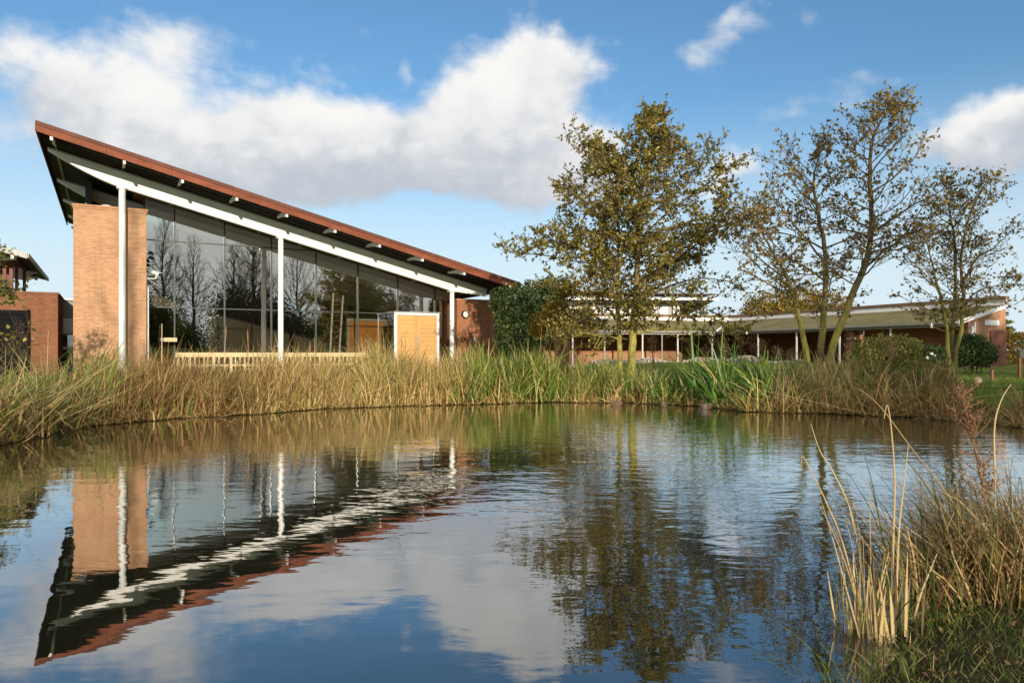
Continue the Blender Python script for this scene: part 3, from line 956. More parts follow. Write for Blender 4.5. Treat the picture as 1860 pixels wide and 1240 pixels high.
def build_left_pavilion():
    root = hall_root('left_pavilion')
    tag(root, 'low brick building with dark overhanging roof at the far left edge', 'building')
    w = 2.6
    a, b = hp(-160, 600, w)[0], hp(105, 600, w)[0]
    z = hp(100, 531, w)[1]
    mb = MB(); mb.box(a, b, w, w + 5, -.5, z - .08)
    wl = mb.build('brick_wall', M['pavilion_brick'], root)
    mb = MB(); mb.box(a, b + .04, w - .03, w + 5.03, z - .08, z); mb.build('coping', M['pavilion_brick'], wl)
    # louvred panel
    la, lb = hp(-60, 600, w - .12)[0], hp(50, 600, w - .12)[0]
    lz = hp(30, 563, w - .12)[1]
    mb = MB(); mb.box(la, lb, w - .10, w - .002, -.3, lz)
    lou = mb.build('louvre_panel', M['black'], root)
    nn = 14
    for i in range(nn):
        zz = lz - .1 - i * (lz / nn)
        mb = MB(); mb.hexa([(la + .05, w - .20, zz - .10), (lb - .05, w - .20, zz - .10), (lb - .05, w - .11, zz), (la + .05, w - .11, zz)],
                           [(la + .05, w - .20, zz - .075), (lb - .05, w - .20, zz - .075), (lb - .05, w - .11, zz + .02), (la + .05, w - .11, zz + .02)])
        mb.build('louvre_slat', M['black'], lou)
    mb = MB(); mb.box(lb + .002, lb + .05, w - .22, w - .002, -.3, lz + .04); mb.build('louvre_frame', M['black'], lou)
    # link block of grey, white and glass panels between this and the pier
    wk = 6.5
    ka, kb = hp(103, 600, wk)[0], hp(150, 600, wk)[0]
    zs = [hp(120, y, wk)[1] for y in (700, 662, 634, 630, 608, 605, 578, 545)]
    names = [('blue_panel', 'blue'), ('glass_panel', 'clear_glass'), ('sill_bar', 'white'), ('glass_panel', 'clear_glass'), ('sill_bar', 'grey_steel'), ('white_panel', 'white_panel'), ('grey_panel', 'grey_panel')]
    for i, (nm, mt) in enumerate(names):
        mb = MB(); mb.box(ka, kb, wk - (.03 if 'bar' in nm else 0), wk + .1, zs[i] + .004, zs[i + 1] - .004); mb.build(nm, M[mt], root)
    mb = MB(); mb.box(ka, kb, wk + .6, wk + .7, 0, zs[-1] - .05); mb.build('link_wall', M['dark_brick'], root)
    mb = MB(); mb.box(ka - .1, kb, wk - .15, wk + .7, zs[-1], zs[-1] + .08); mb.build('link_roof', M['white'], root)
    # roof
    W0, W1 = 1.2, 12.0
    s1, z1 = hp(48, 460, W0)
    s0, z0 = hp(-160, 400, W0)
    z0 = z1 + .245 * (s1 - s0)
    zt = lambda s: z1 + (z0 - z1) * (s1 - s) / (s1 - s0)

    def slab(sa, sb, wa, wb, ta, tb):
        lo = [(sa, wa, zt(sa) + ta), (sb, wa, zt(sb) + ta), (sb, wb, zt(sb) + ta), (sa, wb, zt(sa) + ta)]
        return MB().hexa(lo, [(x, y, q + tb - ta) for x, y, q in lo])
    rf = slab(s0, s1, W0, W1, -.12, 0).build('roof', M['deck_dark'], root)
    slab(s0, s1 + .03, W0 - .05, W0 - .002, -.20, .02).build('fascia_board', M['grey_steel'], rf)
    slab(s1 + .002, s1 + .08, W0, W1, -.14, .03).build('gutter', M['grey_steel'], rf)
    # white belly beam, bracket and brown posts under the eaves
    bw = W0 + 1.2
    e, ez = hp(30, 471, bw)
    pts = [(s0, zt(s0) - .25), (e, zt(e) - .25), (e - .3, zt(e - .3) - .36), (e - 1.2, zt(e - 1.2) - .62), (e - 2.6, zt(e - 2.6) - .8), (s0, zt(s0) - .8)]
    MB().prism(pts, 1, bw - .1, bw + .1).build('beam', M['white'], root)
    bs = hp(22, 462, W0)[0]
    MB().prism([(W0 + .02, zt(bs) - .13), (bw, zt(bs) - .13), (bw, zt(bs) - .24), (W0 + .02, zt(bs) - .34)], 0, bs - .05, bs + .05).build('roof_bracket', M['white'], root)
    MB().prism([(bw, zt(bs) - .13), (W1, zt(bs) - .13), (W1, zt(bs) - .24), (bw, zt(bs) - .24)], 0, bs - .05, bs + .05).build('purlin', M['deck_dark'], root)
    for px, ww in ((8, w + .7), (20, w + .7), (30, w + 4), (44, w + 4.2)):
        sx = hp(px, 510, ww)[0]
        MB().box(sx - .06, sx + .06, ww, ww + .12, z, zt(sx) - .12).build('post', M['brown_timber'], root)
    sx0, sx1 = hp(-30, 500, w + 1.5)[0], hp(24, 500, w + 1.5)[0]
    MB().box(sx0, sx1, w + 1.5, w + 1.6, z, zt(sx1) - .14).build('clerestory_wall', M['brown_timber'], root)
    for ww, (pa_, pb_) in ((w + 4.6, (40, 70)), (w + 7.4, (52, 72))):
        a_, b_ = hp(pa_, 505, ww)[0], hp(pb_, 503, ww)[0]
        MB().prism([(a_ - 1, zt(a_ - 1) - .2), (b_, zt(b_) - .2), (b_ - .4, zt(b_) - .32), (a_, zt(a_) - .5), (a_ - 1, zt(a_ - 1) - .6)], 1, ww - .08, ww + .08).build('beam', M['white'], root)


build_left_pavilion()


def build_wing():
    """the long low wing with a mossy lean-to roof, bent once"""
    root = empty('long_wing', (0, 0, 0.6))
    tag(root, 'long low brick wing with an olive lean-to roof on white posts behind the trees', 'building')
    oz = 0.6
    A, B, C = Vector((-3.2, 45.65)), Vector((14.0, 50.0)), Vector((20.95, 34.4))
    d1, d2 = (B - A).normalized(), (C - B).normalized()
    n1, n2 = Vector((-d1.y, d1.x)), Vector((-d2.y, d2.x))          # into the building

    def meet(o1, o2):
        P1, P2 = B + n1 * o1, B + n2 * o2
        det = d1.x * -d2.y + d2.x * d1.y
        r = P2 - P1
        a = (r.x * -d2.y + d2.x * r.y) / det
        return P1 + d1 * a
    ze, zr, wd = 2.92 - oz, 3.80 - oz, 3.55

    def strip(name, o0, o1, za, zb, th, mat, parent=root, ext=0.0):
        """a band along both legs of the wing between two offsets, thickness th"""
        out = []
        b0, b1 = meet(o0, o0), meet(o1, o1)
        for P0, P1, q0, q1, d, n in ((A, B, b0, b1, d1, n1), (B, C, b0, b1, d2, n2)):
            if P0 is A:
                pts = [(A + n * o0, za), (q0, za), (q1, zb), (A + n * o1, zb)]
            else:
                pts = [(q0, za), (C + n * o0 + d * ext, za), (C + n * o1 + d * ext, zb), (q1, zb)]
            lo = [(p.x, p.y, z - th) for p, z in pts]
            hi = [(p.x, p.y, z) for p, z in pts]
            out.append(MB().hexa(lo, hi).build(name, mat, parent))
        return out
    strip('roof', 0.0, wd, ze, zr, .07, M['olive_roof'])
    strip('gutter', -.14, -.012, ze - .01, ze - .01, .10, M['grey_panel'])
    strip('roof_fascia', wd + .005, wd + .14, zr + .25, zr + .25, .33, M['white'])
    strip('roof_capping', wd - .06, wd + .26, zr + .42, zr + .42, .165, M['brown_capping'])
    strip('eaves_beam', .10, .24, ze - .10, ze - .10, .14, M['grey_panel'])
    # valley flashing at the bend
    p0, p1 = meet(-.02, -.02), meet(wd, wd)
    mb = MB()
    e = Vector((.09, .0))
    mb.hexa([(p0.x - .09, p0.y, ze + .006), (p0.x + .09, p0.y, ze + .006), (p1.x + .09, p1.y, zr + .006), (p1.x - .09, p1.y, zr + .006)],
            [(p0.x - .09, p0.y, ze + .05), (p0.x + .09, p0.y, ze + .05), (p1.x + .09, p1.y, zr + .05), (p1.x - .09, p1.y, zr + .05)])
    mb.build('valley_flashing', M['white'], root)
    # walls
    wo = 5.2
    strip('flat_roof', wd - .05, 9.5, zr - .02, zr - .02, .25, M['roof_grey'], root, -5.5)
    ib = meet(wo, wo)
    e1 = (ib - (A + n1 * wo)).dot(d1)
    e2 = (ib - (B + n2 * wo)).dot(d2)

    def wall(P, d, n, t0, t1, o, z0, z1, mat, name='brick_wall', th=.3):
        a, b = P + n * o + d * t0, P + n * o + d * t1
        c0, c1 = b + n * th, a + n * th
        lo = [(q.x, q.y, z0) for q in (a, b, c0, c1)]
        return MB().hexa(lo, [(x, y, z1) for x, y, _ in lo]).build(name, mat, root)
    L1, L2 = (B - A).length, (C - B).length
    wall(A, d1, n1, 0, e1 + .3, wo, -.3, zr - .28, M['red_brick'])
    wall(B, d2, n2, e2 - .25, L2 * .42, wo, -.3, zr - .28, M['red_brick'])
    wall(B, d2, n2, L2 * .60, L2 - .45, 1.9, -.3, ze + .40, M['red_brick'])
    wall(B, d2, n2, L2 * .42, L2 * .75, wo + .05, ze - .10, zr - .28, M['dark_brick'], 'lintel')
    wall(A, d1, n1, 0, e1 - .05, wo - .06, -.3, .86, M['pink_brick'], 'painted_sun_band', .055)  # pale strip: sunlight on the foot of the wall, put into the colour
    # veranda paving
    strip('paving', -.9, wo + .4, .06, .06, .3, M['paving'])
    # posts
    def put_post(px):
        kx = (px - CX) / F
        for P, d, L in ((A, d1, L1), (B, d2, L2)):
            Q = P + Vector((-d.y, d.x)) * .17
            den = d.x - kx * d.y
            t = (kx * Q.y - Q.x) / den
            if -.2 <= t <= L + .3:
                p = Q + d * t
                mb = MB(); mb.tube([(p.x, p.y, .06), (p.x, p.y, ze - .24)], .062, 10)
                c = mb.build('post', M['post_white'], root, True)
                mb = MB(); mb.box(p.x - .12, p.x + .12, p.y - .12, p.y + .12, .061, .09); mb.build('base_plate', M['grey_steel'], c)
                return
    for px in (1040, 1098, 1167, 1231, 1293.5, 1315, 1377, 1447, 1525, 1618):
        put_post(px)
    mb = MB(); p = A + d1 * ((B - A).length * .765) + n1 * .17
    mb.tube([(p.x + .15, p.y, .06), (p.x + .15, p.y, ze - .2)], .045, 8); mb.build('downpipe', M['grey_steel'], root, True)
    # square white wall lights under the veranda
    for px in (1057, 1073, 1087, 1132, 1201, 1228, 1254):
        kx = (px - CX) / F
        Q = A + n1 * (wo - .03)
        t = (kx * Q.y - Q.x) / (d1.x - kx * d1.y)
        p = Q + d1 * t
        z = EYE + (HY - 625) * p.y / F - oz
        a, b = p - d1 * .085, p + d1 * .085
        lo = [(a.x, a.y, z - .08), (b.x, b.y, z - .08), (b.x + n1.x * .025, b.y + n1.y * .025, z - .08), (a.x + n1.x * .025, a.y + n1.y * .025, z - .08)]
        MB().hexa(lo, [(x, y, z + .08) for x, y, _ in lo]).build('wall_light', M['white'], root)
    # small lamps hung from the gutter
    for px in (1252, 1356, 1692):
        kx = (px - CX) / F
        P, d = (A, d1) if px < 1300 else (B, d2)
        Q = P + Vector((-d.y, d.x)) * -.2
        t = (kx * Q.y - Q.x) / (d.x - kx * d.y)
        p = Q + d * t
        mb = MB(); mb.tube([(p.x, p.y, ze - .02), (p.x, p.y, ze - .12)], .02, 6); mb.ball((p.x, p.y, ze - .2), (.07, .07, .10), 10, 6)
        mb.build('eaves_lamp', M['white'], root, True)
    # gable end: brick to the verge, with a vent light and a red-brown boarded gate
    g0, g1 = C + n2 * .9 + d2 * -.12, C + n2 * (wd + .15) + d2 * -.12
    dv = (g1 - g0).normalized()
    th = -d2 * .3
    za, zb = ze + (zr - ze) * .9 / wd - .10, zr - .03
    pts = [(g0, -.3), (g1, -.3), (g1, zb), (g0, za)]
    lo = [(q.x, q.y, z) for q, z in pts]
    hi = [(q.x + th.x, q.y + th.y, z) for q, z in pts]
    gab = MB().hexa(lo, hi).build('gable_wall', M['pink_brick'], root)
    L = (g1 - g0).length

    def on_gable(t0, t1, z0, z1, pr, name, mat, parent=gab):
        a, b = g0 + dv * t0 + d2 * .004, g0 + dv * t1 + d2 * .004
        lo = [(a.x, a.y, z0), (b.x, b.y, z0), (b.x, b.y, z1), (a.x, a.y, z1)]
        return MB().hexa(lo, [(x + d2.x * pr, y + d2.y * pr, z) for x, y, z in lo]).build(name, mat, parent)
    on_gable(L * .42, L * .80, 2.18, 2.42, .04, 'vent_window', M['white'])
    on_gable(L * .06, L * .12, -.2, 2.1, .08, 'downpipe', M['white'])
    on_gable(L * .15, L * .18, -.2, 2.3, .04, 'downpipe', M['white'])
    for i in range(13):
        on_gable(L * .56, L * .99, -.2 + i * .165, -.2 + i * .165 + .155, .05 + random.uniform(0, .012), 'gate_board', M['brown_timber'])
    verge = [(C + d2 * .02, ze), (C + n2 * wd + d2 * .02, zr)]
    (a, z_a), (b, z_b) = verge
    lo = [(a.x, a.y, z_a - .16), (b.x, b.y, z_b - .16), (b.x, b.y, z_b + .03), (a.x, a.y, z_a + .03)]
    MB().hexa(lo, [(x + d2.x * .05, y + d2.y * .05, z) for x, y, z in lo]).build('verge_board', M['white'], root)
    # small window and door in the dark of the veranda
    wall(B, d2, n2, L2 * .36, L2 * .40, wo - .04, 1.2, 1.8, M['white_panel'], 'notice_board', .03)


build_wing()


def build_rear_hall():
    """clerestory block with upswept roof seen over the wing"""
    root = empty('clerestory_block', (0, 0, 3.0))
    tag(root, 'upper storey with white clerestory windows under an upswept dark roof behind the wing', 'building')
    oz = 3.0
    Y0, Y1 = 57.0, 84.0
    x0 = at(985, 0, Y0).x
    x1 = at(1303, 0, Y0).x
    zf = EYE + (HY - 543) * Y0 / F - oz
    xb = at(1245, 0, Y1).x
    zb = zf
    lo = [(x0, Y0, zf), (x1, Y0, zf), (xb, Y1, zb), (x0, Y1, zb)]
    rf = MB().hexa(lo, [(x, y, z + .16) for x, y, z in lo]).build('roof', M['deck_dark'], root)
    MB().hexa([(x0, Y0 - .1, zf - .06), (x1 + .1, Y0 - .1, zf - .10), (x1 + .1, Y0 - .004, zf - .10), (x0, Y0 - .004, zf - .06)],
              [(x0, Y0 - .1, zf + .12), (x1 + .1, Y0 - .1, zf + .08), (x1 + .1, Y0 - .004, zf + .08), (x0, Y0 - .004, zf + .12)]).build('fascia_board', M['white'], rf)
    zt = zf + .5
    lo = [(x0, Y0 - .6, zt), (x1 - .3, Y0 - .6, zt - .22), (x1 - .3, Y0 + 3, zt - .1), (x0, Y0 + 3, zt)]
    MB().hexa(lo, [(x, y, z + .10) for x, y, z in lo]).build('roof_light_cover', M['roof_grey'], rf)
    n = 15
    for i in range(n):
        xa = x0 + (x1 - x0 - .4) * i / (n - 1)
        xe = x0 + (xb - x0 - .3) * i / (n - 1)
        f = lambda x, y, z: (x, y, z)
        lo = [(xa, Y0 + .05, zf - .12), (xa + .07, Y0 + .05, zf - .12), (xe + .07, Y1 - .3, zb - .06), (xe, Y1 - .3, zb - .06)]
        MB().hexa(lo, [(x, y, z + .115) for x, y, z in lo]).build('rafter', M['grey_steel'], rf)
        MB().box(xa, xa + .06, Y0 - .5, Y0 - .42, zf + .13, zt - .02 - .22 * i / n).build('louvre_fin', M['grey_panel'], rf)
    for k_, yy in enumerate((Y0 + .7, Y0 + 9, Y0 + 16)):
        t = (yy - Y0) / (Y1 - Y0)
        xx = x1 + (xb - x1) * t
        z = zf + (zb - zf) * t
        MB().box(x0, xx - .3, yy - .05, yy + .05, z - .22, z - .125).build('purlin', M['white'], rf)
    # clerestory
    Yc = 58.6
    xc1 = at(1236, 0, Yc).x
    zc0, zc1 = EYE + (HY - 571) * Yc / F - oz, EYE + (HY - 552) * Yc / F - oz
    MB().box(x0, xc1, Yc + .2, Yc + .5, -2.5, zf - .2).build('wall', M['grey_panel'], root)
    px = 1012
    while px < 1214:
        a, b = at(px, 0, Yc).x, at(px + 20, 0, Yc).x
        o = MB().box(a + .06, b - .06, Yc + .10, Yc + .16, zc0, zc1).build('window', M['white_panel'], root)
        MB().box(b - .055, b + .055, Yc + .02, Yc + .19, zc0 - .1, zf - .2).build('mullion', M['grey_steel'], root)
        px += 20.5
    MB().box(x0, xc1, Yc - .1, Yc + .19, zc0 - .22, zc0 - .01).build('sill', M['copper'], root)
    for px in (1224, 1232):
        a = at(px, 0, Yc).x
        MB().box(a - .06, a + .06, Yc, Yc + .12, zc0 - .2, zf - .2).build('post', M['white'], root)


build_rear_hall()


# ------------------------------------------------------------------ plants
def leaves_mesh(name, C, size, mat, parent=None, fold=0.35, slender=0.62, hang=0.0, face=None):
    """one small folded leaf at every point of C"""
    n = len(C)
    C = np.asarray(C, float)
    if np.isscalar(size):
        size = size * rng.uniform(.45, 1.35, n)
    a = rng.normal(size=(n, 3)); a[:, 2] -= hang
    if face is not None:
        a -= face * (a * face).sum(1)[:, None] * .7
    a /= np.linalg.norm(a, axis=1)[:, None] + 1e-9
    b = rng.normal(size=(n, 3))
    b -= a * (a * b).sum(1)[:, None]
    b /= np.linalg.norm(b, axis=1)[:, None] + 1e-9
    c = np.cross(a, b)
    s = size[:, None]
    hw_ = s * slender * .5
    v0, v2 = C - a * s * .5, C + a * s * .5
    v1 = C + b * hw_ + c * hw_ * fold - a * s * .05
    v3 = C - b * hw_ + c * hw_ * fold - a * s * .05
    V_ = np.stack([v0, v1, v2, v3], 1).reshape(-1, 3)
    i = np.arange(n)[:, None] * 4
    Fc = np.concatenate([i + np.array([[0, 1, 2]]), i + np.array([[0, 2, 3]])], 0)
    return link(name, mesh_np(name, V_, Fc), mat, parent)


def blades(name, base, h, w, lean, az, droop, mat, parent=None, seg=4, kink=0.0, tip=0.12, local=None):
    """ribbons rising from the points of base"""
    n = len(base)
    base = np.asarray(base, float)
    t = np.linspace(0, 1, seg + 1)[None, :]
    h, w, lean, az, droop = [np.broadcast_to(np.asarray(x, float), (n,)) for x in (h, w, lean, az, droop)]
    out = h[:, None] * (lean[:, None] * t + droop[:, None] * t ** 2.6)
    upz = h[:, None] * (t - .55 * droop[:, None] * t ** 3)
    if kink > 0:
        kk = rng.random(n) < kink
        tk = rng.uniform(.45, .9, n)
        ang = rng.uniform(-.6, 1.1, n)
        o_k = h * (lean * tk + droop * tk ** 2.6)
        z_k = h * (tk - .55 * droop * tk ** 3)
        past = np.clip(t - tk[:, None], 0, 1)
        o2 = o_k[:, None] + past * h[:, None] * np.cos(ang)[:, None]
        z2 = z_k[:, None] - past * h[:, None] * np.sin(ang)[:, None]
        sel = kk[:, None] & (t > tk[:, None])
        out, upz = np.where(sel, o2, out), np.where(sel, z2, upz)
    upz = np.maximum(upz, -base[:, 2:3] + .02) if local is None else upz
    dx, dy = np.cos(az)[:, None], np.sin(az)[:, None]
    P = np.stack([base[:, 0:1] + out * dx, base[:, 1:2] + out * dy, base[:, 2:3] + upz], -1)
    fa = rng.uniform(0, PI, n)
    side = np.stack([np.cos(fa), np.sin(fa), rng.uniform(-.25, .25, n)], -1)[:, None, :]
    ww = (w[:, None] * (1 - (1 - tip) * t ** 2.2))[..., None] * .5
    V_ = np.stack([P - side * ww, P + side * ww], 2).reshape(-1, 3)
    i = (np.arange(n) * (seg + 1) * 2)[:, None]
    fs = [i + np.array([[2 * j, 2 * j + 1, 2 * j + 3, 2 * j + 2]]) for j in range(seg)]
    return link(name, mesh_np(name, V_, np.concatenate(fs, 0)), mat, parent)


SX = np.array([p[0] for p in SHORE_PX], float)
SW = np.array(SHORE_XY)


def bank_points(n, px0, px1, d0, d1, clump=0.0):
    """points on the far bank between two directions, d0..d1 metres back from the water's edge"""
    px = rng.uniform(px0, px1, n)
    if clump:
        cs = rng.uniform(px0, px1, max(3, int(abs(px1 - px0) / clump)))
        px = cs[rng.integers(0, len(cs), n)] + rng.normal(0, clump * .35, n)
    d = rng.uniform(d0, d1, n)
    x, y = np.interp(px, SX, SW[:, 0]), np.interp(px, SX, SW[:, 1])
    r = np.hypot(x, y)
    x, y = x + x / r * d + rng.normal(0, .08, n), y + y / r * d + rng.normal(0, .08, n)
    z = np.maximum(ground_z(np.stack([x, y], 1)), -.08)
    return np.stack([x, y, z], 1), px


def build_reeds():
    def bed(name, label, mat, n, px0, px1, d0, d1, h, w, lean=.12, droop=.18, kink=.25, clump=0, seg=4, cat='reeds', tilt=None, vary=.22, hb=None):
        n = int(n * .70)
        P, px = bank_points(n, px0, px1, d0 - .15, d1, clump)
        hh = h * np.clip(rng.normal(1, vary, n), .35, 1.55)
        m = max(4, n // 55)                                     # tussocks: neighbours share height, lean and direction
        cx = rng.uniform(px0, px1, m)
        order = np.argsort(cx)
        ids = np.clip(np.searchsorted(cx[order], px + rng.normal(0, 4, n)), 0, m - 1)
        hh = hh * np.clip(rng.normal(1, .26, m), .4, 1.5)[ids]
        P[:, :2] -= P[:, :2] / np.hypot(P[:, 0], P[:, 1])[:, None] * rng.uniform(-.12, .34, m)[ids][:, None]
        P[:, 2] = np.maximum(ground_z(P[:, :2]), -.08)
        az = np.where(rng.random(n) < .6, rng.uniform(0, 2 * PI, m)[ids] + rng.normal(0, .5, n), rng.uniform(0, 2 * PI, n))
        if tilt is not None:
            az = np.where(rng.random(n) < .3, rng.normal(tilt, .7, n), az)
        lean = lean * rng.uniform(.4, 2.0, m)[ids]
        o = blades(name, P, hh, 1.5 * w * rng.uniform(.45, 1.55, n), np.abs(rng.normal(0, 1.15, n)) * lean, az, np.abs(rng.normal(0, droop, n)), mat, seg=seg, kink=kink)
        tag(o, label, cat, 'marsh plants along the far bank', 'stuff')
        return o
    bed('reeds', 'mixed green and straw reeds with arching leaves at the left bank', M['mixed_reed'], 5200, -140, 215, -.3, 2.6, .80, .013, .28, .4, .4, 0, 5)
    bed('reeds', 'broken straw reeds fallen over the water at the left bank', M['dry_reed'], 1300, -140, 130, -.3, .8, .8, .014, .7, .3, .5)
    bed('reeds', 'green arching sedge leaves among the straw at the left bank', M['green_reed'], 1500, -140, 200, -.1, 2.4, .95, .015, .3, .4, .15, 0, 5)
    bed('reeds', 'dark brown reeds standing in front of the brick pier', M['brown_reed'], 3000, 120, 330, -.25, 2.2, .82, .013, .24, .25, .35)
    bed('reeds', 'dense dry brown reeds before the left half of the glass wall', M['brown_reed'], 8500, 265, 520, -.25, 2.2, .78, .012, .24, .2, .5, 0, 5, tilt=.3)
    bed('reeds', 'dense dry tan reeds before the middle of the glass wall', M['dry_reed'], 8500, 470, 720, -.25, 2.2, .78, .012, .15, .15, .35, 0, 5, tilt=.3)
    bed('reeds', 'pale straw reeds before the oak doors', M['dry_reed'], 7000, 660, 860, -.25, 2.3, .90, .013, .24, .2, .38, 0, 5)
    bed('reeds', 'scattered taller straw stems standing above the dry reeds before the glass', M['dry_reed'], 420, 280, 830, -.1, 1.6, 1.15, .010, .2, .2, .3)
    bed('reeds', 'fallen straw stems lying crosswise through the dry reeds before the glass', M['dry_reed'], 900, 150, 860, -.2, 1.2, 1.0, .011, 1.1, .4, .4)
    bed('reeds', 'green shoots mixed into the dry reeds before the glass', M['mixed_reed'], 1500, 200, 700, -.3, 1.6, .62, .015, .3, .3, .25)
    bed('reeds', 'thin green reeds scattered among the straw before the oak doors', M['green_reed'], 900, 560, 840, -.1, 2.2, .92, .017, .15, .2, .15)
    bed('reeds', 'tall yellow-green reeds below the ivy', M['green_reed'], 4000, 835, 1005, -.3, 2.1, .98, .026, .26, .24, .15, 0, 5)
    bed('reeds', 'straw reed litter at the water line below the ivy', M['dry_reed'], 900, 840, 1130, -.45, .2, .45, .016, .6, .3, .5)
    bed('reeds', 'low yellow-green reeds with bleached stems left of the alder trunks', M['green_reed'], 2400, 1005, 1150, -.2, 1.8, .62, .02, .25, .25, .2)
    bed('reeds', 'bleached reeds at the foot of the twin-trunked alder', M['dry_reed'], 1700, 1030, 1200, -.3, 1.4, .66, .015, .25, .2, .4)
    bed('reeds', 'broad green iris leaves between the two alders', M['iris'], 1300, 1140, 1420, -.2, 1.5, .66, .042, .35, .35, .10, 18, 5, 'iris leaves')
    bed('reeds', 'tall green iris leaves right of the ducks', M['iris'], 520, 1262, 1420, -.1, 1.2, 1.0, .045, .30, .30, .08, 16, 5, 'iris leaves')
    bed('reeds', 'brown dead stalks at the water line below the iris', M['brown_reed'], 1500, 1130, 1480, -.35, .5, .42, .014, .5, .3, .5)
    bed('reeds', 'brown and green marsh growth below the three-stemmed alder', M['mixed_reed'], 3000, 1400, 1560, -.25, 2.0, .80, .015, .25, .25, .35)
    bed('reeds', 'tangled brown marsh growth on the right bank', M['brown_reed'], 4400, 1480, 1740, -.3, 2.2, .68, .013, .35, .3, .4)
    bed('reeds', 'olive herbs mixed into the right bank', M['mixed_reed'], 1500, 1500, 1720, .1, 2.4, .68, .022, .3, .35, .2)
    bed('reeds', 'sparse brown stalks at the right edge of the pond', M['brown_reed'], 1700, 1690, 1960, -.35, 1.2, .50, .011, .3, .3, .4)
    bed('reeds', 'fallen pale stems lying over the water on the right bank', M['dry_reed'], 420, 1350, 1640, -.5, .3, .7, .014, 1.3, .5, .3)
    bed('reeds', 'short broken stems and litter along the whole far water line', M['dry_reed'], 3600, -140, 1900, -.42, -.02, .22, .013, .9, .4, .4)
    bed('reeds', 'dark rotting stems standing along the far water line', M['brown_reed'], 3200, -140, 1900, -.36, .05, .34, .013, .35, .3, .4)
    # lawn blades on the far right
    n = 16000
    px = rng.uniform(1500, 2000, n)
    Y = rng.uniform(15.5, 30, n)
    X = (px - CX) / F * Y
    P = np.stack([X, Y], 1)
    ok = pond_dist(P) > .6
    P = P[ok]
    base = np.c_[P, ground_z(P)]
    o = blades('lawn_grass', base, rng.uniform(.04, .12, len(P)), .012, rng.uniform(0, .6, len(P)), rng.uniform(0, 2 * PI, len(P)), .2, M['grass'], seg=2)
    tag(o, 'short lawn grass on the far bank right of the alders', 'grass', None, 'stuff')
    # leafy herbs on the right bank
    P, _ = bank_points(1800, 1540, 1720, .2, 2.2)
    P[:, 2] += rng.uniform(.1, .75, len(P))
    tag(leaves_mesh('herb_leaves', P, .085, M['hedge']), 'leafy green herbs among the brown stalks of the right bank', 'herbs', None, 'stuff')


build_reeds()


